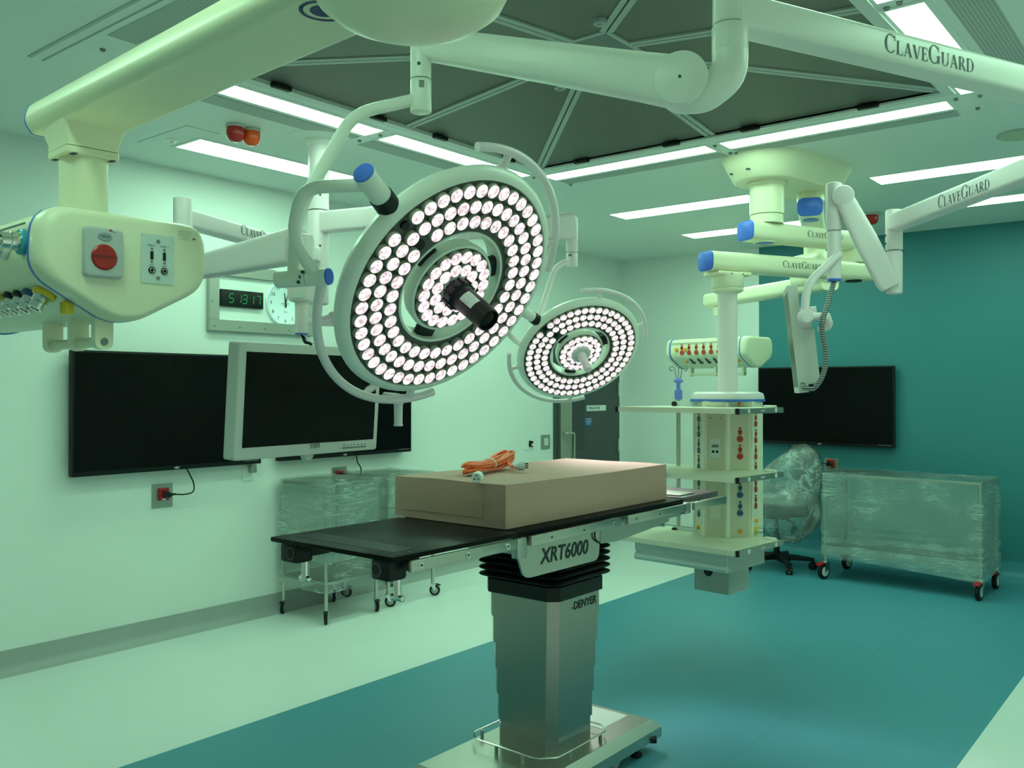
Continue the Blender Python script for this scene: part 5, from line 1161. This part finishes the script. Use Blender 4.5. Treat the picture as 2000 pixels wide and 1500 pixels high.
# saddle and under-frame
TX0, TX1 = -2.475, -1.915
m = MB(); m.bounds((TX0+.07, 2.40, .982), (TX1-.02, 3.62, 1.040), bev=.004); obj('under_frame', m, 'steel_plate', t, 0)
for sgn, X in ((1, TX1+.005), (-1, TX0-.005)):
    pts = [V(-1.9100, 2.3812, 1.0242), V(-1.9100, 2.4349, 0.8953), V(-1.9100, 2.9013, 0.8935), V(-1.9100, 2.9121, 1.0322)]
    pl = rpoly([(p.y, p.z) for p in pts], [.002, .035, .035, .002], 5)
    m = MB(); m.rings([[V(X+q, y, z) for y, z in pl] for q in (-.004, .004)]); sp_ = obj('side_plate', m, 'steel_h', t, 0)
    if sgn == 1:
        m = MB(); p0 = V(-1.9100, 2.5285, 0.9341); text_mb(m, 'XRT6000', V(X+.004, p0.y, p0.z), Vector((0, 1, -.015)), Z3, .053, shear=.16, bold=.02); obj('lettering', m, 'ink_black', sp_, 0)
pts = [V(-1.9300, 2.9535, 1.0455), V(-1.9300, 2.9462, 0.9464), V(-1.9300, 3.0693, 0.9402), V(-1.9300, 3.2987, 0.9553), V(-1.9300, 3.4965, 0.9714), V(-1.9300, 3.5011, 1.0472)]
m = MB(); m.rings([[V(X, p.y, p.z) for p in pts] for X in (-1.93, -2.44)]); obj('hip_frame', m, 'steel_plate', t, 0)
m = MB(); m.tube(spline([V(-1.9050, 2.9009, 1.0280), V(-1.9000, 2.8649, 1.0035), V(-1.9000, 2.8684, 0.9776), V(-1.9050, 2.9080, 0.9562)], 6), .0035, 8); obj('hose', m, 'black', t)
# boards
m = MB(); m.bounds((TX0-.015, 1.815, 1.044), (TX1+.008, 2.405, 1.060), bev=.004); lb = obj('leg_board', m, 'black_pad', t)
m = MB(); m.bounds((TX0+.04, 1.875, 1.060), (TX1-.05, 1.965, 1.0606)); obj('slot_strip', m, 'screen', lb, 0)
for x, y in ((TX0+.02, 1.86), (TX1-.02, 1.86), (TX1-.02, 1.91), (TX1-.02, 2.2), (TX0+.02, 2.2)):
    m = MB(); m.cyl((x, y, 1.059), (x, y, 1.061), .007, seg=10); obj('screw', m, 'black', lb)
m = MB(); m.bounds((TX0, 2.412, 1.040), (TX1, 3.60, 1.0595), bev=.004); obj('seat_board', m, 'black_pad', t)
m = MB(); m.bounds((TX0+.02, 3.63, 1.035), (TX1-.02, 3.985, 1.062), bev=.005); hb_ = obj('head_board', m, 'pad_violet', t)
m = MB(); m.bounds((TX0+.05, 3.66, 1.062), (TX1-.05, 3.80, 1.069), bev=.003); obj('head_pad', m, 'steel_plate', hb_)
for X in (TX1-.06, TX0+.06):
    m = MB(); x = X; sgn = 1 if X > -2.2 else -1
    m.box((x, 1.865, 1.012), (.085, .075, .065), bev=.012); m.box((x-.01*sgn, 1.93, 1.02), (.06, .10, .05), bev=.01); eb = obj('end_block', m, 'black', t)
    m = MB(); m.torus(V(x-.015*sgn, 1.827, 1.012), Y3, .019, .0011, 24, 6); obj('bore_ring', m, 'ink_grey', eb)
    m = MB(); m.cyl((x, 1.90, .915), (x, 1.90, .98), .012, seg=16); m.cyl((x-.025, 1.90, .918), (x+.025, 1.90, .918), .010, seg=14, bev=.003); obj('clamp_post', m, 'chrome', eb)
for X, e in ((TX1+.018, 1), (TX0-.018, -1)):
    for ya0, ya1, sc in ((1.875, 2.375, (.08, .50, .90)), (2.455, 3.035, (.2, .55, .92)), (3.09, 3.585, (.12, .5, .93)), (3.66, 3.98, ())):
        dz = 0 if ya0 < 3.6 else -.002
        m = MB(); m.bounds((X-.008, ya0, 1.008+dz), (X+.008, ya1, 1.042+dz), bev=.002); r_ = obj('side_rail', m, 'steel_h', t)
        for f in sc:
            y = ya0+(ya1-ya0)*f
            m = MB(); m.cyl((X+.008*e, y, 1.025), (X+.0105*e, y, 1.025), .010 if ya0 < 2 else .006, seg=16); s_ = obj('rail_bolt', m, 'chrome', r_)
            m = MB(); m.cyl((X+.0103*e, y, 1.025), (X+.011*e, y, 1.025), .0045, seg=8); obj('hex_recess', m, 'ink', s_)
    m = MB(); m.box((X-.02*e, 3.615, 1.018), (.035, .06, .05), bev=.008); obj('rail_clamp', m, 'steel_plate', t)
    m = MB(); m.box((X-.015*e, 2.415, 1.005), (.03, .055, .07), bev=.006); obj('hinge_block', m, 'steel_plate', t)
m = MB(); q = V(-2.0000, 3.5302, 0.9520); m.cyl(q-Z3*.008, q+Z3*.045, .010, seg=14); m.cyl(q-V(.03, 0, .004), q+V(.03, 0, -.004), .010, seg=14, bev=.003); obj('locking_knob', m, 'chrome', t)

t = thing('cardboard_box', 'long flat brown cardboard box lying on the operating table', 'box', (-2.25, 2.99, 1.06))
KX0, KX1, KY0, KY1, KZ0, KZ1 = -2.525, -1.977, 2.42, 3.555, 1.061, 1.216
m = MB(); m.bounds((KX0, KY0, KZ0), (KX1, KY1, KZ1)); bmesh.ops.subdivide_edges(m.bm, edges=m.bm.edges[:], cuts=9, use_grid_fill=True)
for v in m.bm.verts:
    f = (v.co.y-KY0)/(KY1-KY0); bulge = mnoise.noise(v.co*5)*.003
    if v.co.z > KZ1-.001: v.co.z += bulge - .004*math.sin(PI*f)
    else: v.co.x += bulge; v.co.y += bulge*.6
bx = obj('carton', m, 'cardboard', t, 25)
m = MB(); m.bounds((KX0+.02, KY0-.0025, KZ0+.03), (KX1-.10, KY0-.0015, KZ0+.09)); obj('tape', m, 'cardboard_tape', bx, 0)
m = MB(); m.bounds((KX1-.0015, KY0-.003, KZ0+.004), (KX1+.002, KY0+.008, KZ1-.006)); obj('corner_seam', m, 'cardboard_tape', bx, 0)

t = thing('extension_cord', 'coiled orange power cord lying on the cardboard box', 'power cord', (-2.30, 2.60, 1.217))
ce = [V(-2.2943, 2.5682, 1.2300), V(-2.4171, 2.9850, 1.2300)]; dc = (ce[1]-ce[0]); Lc = dc.length/2; dc.normalize(); sc_ = Vector((-dc.y, dc.x, 0)); cc = (ce[0]+ce[1])/2; cc.z = 1.2225
pts = []; rnd_ = random.Random(5)
for k in range(13):
    hl = Lc*(.92+rnd_.random()*.16); hw_ = .018+.034*rnd_.random(); zb = .008+.030*rnd_.random(); ofs = (rnd_.random()-.5)*.030
    for j in range(14):
        ph = 2*PI*j/14; u = math.cos(ph); pin = .42+.58*abs(u)**1.2*(1.25 if u > 0 else .8)
        pts.append(cc + dc*(hl*u) + sc_*(math.sin(ph)*hw_*pin + ofs*.7*pin) + Z3*(zb+.006*math.sin(ph*2+k)+(.020 if u > .3 else 0)*u))
m = MB(); m.tube(spline(pts, 2), .0052, 8); cd = obj('cord', m, 'orange_cord', t)
m = MB(); m.tube([cc+dc*.005+sc_*math.cos(q)*.030+Z3*(.022+math.sin(q)*.024) for q in [2*PI*k/20 for k in range(20)]], .003, 6, closed=True); obj('cable_tie', m, 'white_plug', t)
pc = V(-2.2690, 2.8219, 1.2380)
m = MB(); m.tube(spline([cc+dc*Lc*.8+Z3*.03, pc-dc*.01, pc+dc*.01], 6), .0055, 8); obj('plug_tail', m, 'orange_cord', t)
m = MB(); ax = (dc*.8+sc_*-.6).normalized(); m.lathe([(.008, 0), (.010, .015), (.018, .03), (.019, .048), (.001, .049)], pc, ax, 16); pg = obj('plug', m, 'grey_plastic', t)
for q in (-.008, 0, .008):
    m = MB(); m.box(pc+ax*.060+Z3*q, (.026, .006, .0045), rot_z(math.atan2(ax.y, ax.x))); obj('pin', m, 'black', pg)
sk = V(-2.0850, 2.3909, 1.2370); ax2 = (Vector((.45, -.89, -.1))).normalized()
m = MB(); m.lathe([(.008, 0), (.010, .012), (.0185, .022), (.019, .05), (.017, .053), (.001, .053)], sk-ax2*.05, ax2, 18); s_ = obj('connector', m, 'white_plug', t)
x_, y_, z_ = frame_from(ax2)
for k in range(3):
    q = sk+ax2*.003+(x_*math.cos(2*PI*k/3+PI/2)+y_*math.sin(2*PI*k/3+PI/2))*.008
    m = MB(); m.cyl(q, q+ax2*.0015, .0028, seg=8); obj('pin_hole', m, 'ink_black', s_)

# ================================================================== WRAPPED TROLLEYS AND CHAIR
def film_shell(faces, amp, cuts=10, seed=0.0, freq=7):
    """thin crumpled skin over the given quads"""
    bm = bmesh.new()
    for q in faces: bm.faces.new([bm.verts.new(p) for p in q])
    bmesh.ops.remove_doubles(bm, verts=bm.verts, dist=1e-4)
    bmesh.ops.subdivide_edges(bm, edges=bm.edges[:], cuts=cuts, use_grid_fill=True)
    bm.normal_update()
    for v in bm.verts:
        p = v.co*freq + Vector((seed, seed*.7, 0)); k = mnoise.noise(p) + .5*mnoise.noise(p*2.3)
        v.co += v.normal*(k*amp + amp*.3)
    r = MB(); r.bm.free(); r.bm = bm; return r
def caster(o, yaw, r, wheel, brake, parent, bmat='red_dark'):
    o = Vector(o); R = rot_z(yaw); d = R @ X3; ax = R @ Y3
    off = d*r*.38
    w = Vector((o.x, o.y, r)) + off
    m = MB(); m.lathe([(r*.62, -r*.28), (r*.9, -r*.26), (r, -r*.14), (r, r*.14), (r*.9, r*.26), (r*.62, r*.28)], w, ax, 28); c = obj('caster', m, 'black_rubber', parent)
    m = MB(); m.lathe([(r*.64, -r*.30), (r*.2, -r*.34), (.001, -r*.34)], w, ax, 24, cap0=False); m.lathe([(r*.64, r*.30), (r*.2, r*.34), (.001, r*.34)], w, ax, 24, cap0=False); obj('wheel_disc', m, wheel, c)
    m = MB()
    for k in (-1, 1): m.rings([[p+ax*(k*r*.40+e) for p in (w-d*r*.15, w+d*r*.2, Vector((o.x, o.y, r*2.15))+d*r*.45, Vector((o.x, o.y, r*2.15))-d*r*.5)] for e in (-.0018, .0018)])
    m.box(Vector((o.x, o.y, r*2.16)), (r*1.05, r*.9, r*.16), R, bev=.003); m.cyl((o.x, o.y, r*2.2), (o.x, o.y, o.z), r*.30, seg=14); obj('fork', m, 'chrome', c)
    if brake:
        m = MB(); m.box(Vector((o.x, o.y, r*2.02))+d*r*1.05, (r*.9, r*.75, r*.22), R @ Matrix.Rotation(.35, 3, 'Y'), bev=.004); obj('brake_lever', m, bmat, c)
    return c
def trolley(label, c, yaw, L, D, H, r, wheel, bmat, yaws, shelves, film_z, group, layers=None, film='film'):
    c = Vector((c[0], c[1], 0)); R = rot_z(yaw); P = lambda x, y, z: c + R @ Vector((x, y, z))
    t = thing('wrapped_trolley', label, 'trolley', c, group)
    k = 0
    for x in (-L/2, L/2):
        for y in (-D/2, D/2):
            m = MB(); m.cyl(P(x, y, r*2.4), P(x, y, H-.012), .0125, seg=14); lg = obj('post', m, 'steel', t)
            caster(P(x, y, r*2.6), yaws[k], r, wheel, True, lg, bmat); k += 1
    for z in shelves:
        m = MB(); m.box(P(0, 0, z-.010), (L, D, .020), R, bev=.003); obj('shelf', m, 'steel_h', t)
    m = MB()
    for x, y, a_, b_ in ((0, -D/2, L, .025), (0, D/2, L, .025), (-L/2, 0, .025, D), (L/2, 0, .025, D)): m.box(P(x, y, H-.014), (a_, b_, .025), R, bev=.004)
    obj('top_frame', m, 'steel_h', t)
    if layers:
        z0, z1 = layers; X, Y = L/2+.014, D/2+.014
        b = [P(-X, -Y, z0), P(X, -Y, z0), P(X, Y, z0), P(-X, Y, z0)]; q = [P(-X, -Y, z1), P(X, -Y, z1), P(X, Y, z1), P(-X, Y, z1)]
        m = film_shell([(b[i], b[(i+1) % 4], q[(i+1) % 4], q[i]) for i in range(4)], .006, 14, c.x*5); obj('wrap_layers', m, 'film_thick', t, 60)
    z0, z1 = film_z; e = .020; X, Y = L/2+e, D/2+e
    b = [P(-X, -Y, z0), P(X, -Y, z0), P(X, Y, z0), P(-X, Y, z0)]; q = [P(-X, -Y, z1), P(X, -Y, z1), P(X, Y, z1), P(-X, Y, z1)]
    m = film_shell([(b[i], b[(i+1) % 4], q[(i+1) % 4], q[i]) for i in range(4)] + [tuple(q)], .010, 14, c.x*3); obj('plastic_wrap', m, film, t, 60, label='clear stretch wrap')
    zb = z0+.12*(z1-z0)
    rg = random.Random(int(c.y*100))
    for j in range(5):
        z = z0+(z1-z0)*(.03+.5*rg.random()); tl = (rg.random()-.5)*.16; e2 = .024
        XX, YY = L/2+e2, D/2+e2
        cs = [P(-XX, -YY, z), P(XX, -YY, z+tl), P(XX, YY, z+tl*.5), P(-XX, YY, z-tl*.3)]; h = .015+.05*rg.random()
        m = film_shell([(cs[i], cs[(i+1) % 4], cs[(i+1) % 4]+Z3*h, cs[i]+Z3*h) for i in range(4)], .006, 12, j*1.7, 10); obj('wrap_band', m, 'film_soft', t, 60)
    return t
GT = 'plastic-wrapped trolleys'
trolley('plastic-wrapped trolley by the left wall, nearest to the camera', (-4.90, 4.07), 0.0, .455, .445, .925, .040, 'caster_grey', 'black', (-.9, -.6, -.75, -.5), (.27, .47), (.20, .93), GT, layers=(.44, .925))
trolley('plastic-wrapped trolley by the left wall, partly behind the cardboard box', (-4.93, 4.655), 0.0, .47, .455, .925, .040, 'caster_grey', 'black', (.6, .9, .7, .8), (.62,), (.50, .93), GT, layers=(.52, .925))
trolley('long plastic-wrapped trolley on red-braked casters in front of the teal wall', (-2.03, 7.59), math.radians(-1.5), 1.15, .52, .862, .062, 'alu_pale', 'red_dark', (4.34, 4.44, 4.64, 4.64), (.235,), (.17, .868), GT, layers=(.36, .866))

t = thing('office_chair', 'black swivel chair wrapped in clear plastic near the teal wall', 'chair', (-3.10, 7.52, 0))
o = V(-3.10, 7.52, 0)
m = MB(); m.cyl(o+Z3*.075, o+Z3*.14, .045, .035, seg=20)
for k in range(5):
    dv = rot_z(math.radians(-48+72*k)) @ X3; m.arm(o+dv*.02+Z3*.105, o+dv*.31+Z3*.085, .055, .05, .038, .03, r=.012, secs=[(0, .06, .055), (.5, .05, .045), (1, .036, .028)])
st5 = obj('star_base', m, 'black', t)
for k in range(5):
    dv = rot_z(math.radians(-48+72*k)) @ X3; p = o+dv*.30; av = rot_z(math.radians(20+50*k)) @ X3
    m = MB()
    for q in (-.018, .018): m.cyl(p+av*(q-.010)+Z3*.030, p+av*(q+.010)+Z3*.030, .030, seg=18, bev=.004)
    m.cyl(p+Z3*.05, p+Z3*.085, .010, seg=10); m.box(p+Z3*.050, (.035, .05, .03), rot_z(k), bev=.008); obj('caster', m, 'black', st5)
m = MB(); m.cyl(o+Z3*.13, o+Z3*.30, .026, seg=18); m.cyl(o+Z3*.28, o+Z3*.46, .017, seg=16); obj('gas_lift', m, 'black', t)
m = MB(); m.box(o+Z3*.455, (.20, .20, .05), bev=.012); m.tube([o+V(.06, 0, .44), o+V(.19, -.10, .42), o+V(.22, -.12, .36)], .010, 10); obj('tilt_mechanism', m, 'black', t)
m = MB(); m.cyl(o+V(.19, -.13, .33), o+V(.215, -.14, .40), .022, seg=14, bev=.006); obj('lever_knob', m, 'black', t)
cy_ = math.radians(28); R = rot_z(cy_)
m = MB(); m.box(o+Z3*.505, (.48, .47, .075), R, bev=.035, seg=4); obj('seat', m, 'chair_fabric', t, 50)
bk = o + R @ V(.21, .05, 0)
m = MB(); m.box(bk+Z3*.83, (.07, .42, .46), R @ Matrix.Rotation(.10, 3, 'Y'), bev=.033, seg=4); obj('backrest', m, 'chair_fabric', t, 50)
m = MB(); m.tube(fillet_path([o+R @ V(.10, 0, .46), o+R @ V(.25, .03, .47), bk+R @ V(.045, 0, .82)], .08), .018, 10); obj('back_support', m, 'black', t)
def blob(pts, amp, seed, cuts=3):
    bm = bmesh.new(); vs = [bm.verts.new(p) for p in pts]
    r = bmesh.ops.convex_hull(bm, input=vs)
    bmesh.ops.delete(bm, geom=[v for v in bm.verts if not v.link_faces], context='VERTS')
    for _ in range(cuts): bmesh.ops.subdivide_edges(bm, edges=bm.edges[:], cuts=1, use_grid_fill=True, smooth=.25)
    bmesh.ops.recalc_face_normals(bm, faces=bm.faces); bm.normal_update()
    for v in bm.verts:
        p = v.co*9 + Vector((seed, 0, seed)); v.co += v.normal*amp*(mnoise.noise(p)+.6*mnoise.noise(p*2.2))
    r = MB(); r.bm.free(); r.bm = bm; return r
bp = lambda x, y, z: o + R @ V(x, y, z)
m = blob([bp(.14+.02*(z > .8), y, z) for y in (-.22, .23) for z in (.60, 1.02)] + [bp(.31, y, z) for y in (-.20, .21) for z in (.60, 1.0)] + [bp(.22, y, 1.07) for y in (-.12, .12)] + [bp(-.20, y, .60) for y in (-.2, .2)], .016, 1.3); obj('plastic_wrap', m, 'film_rumpled', t, 60, label='clear plastic over the backrest')
m = blob([bp(x, y, z) for x in (-.27, .30) for y in (-.27, .27) for z in (.42, .64)] + [bp(x, y, .25) for x in (-.15, .17) for y in (-.15, .17)], .018, 4.1); obj('plastic_wrap', m, 'film_rumpled', t, 60, label='clear plastic over the seat')

bpy.context.view_layer.update()
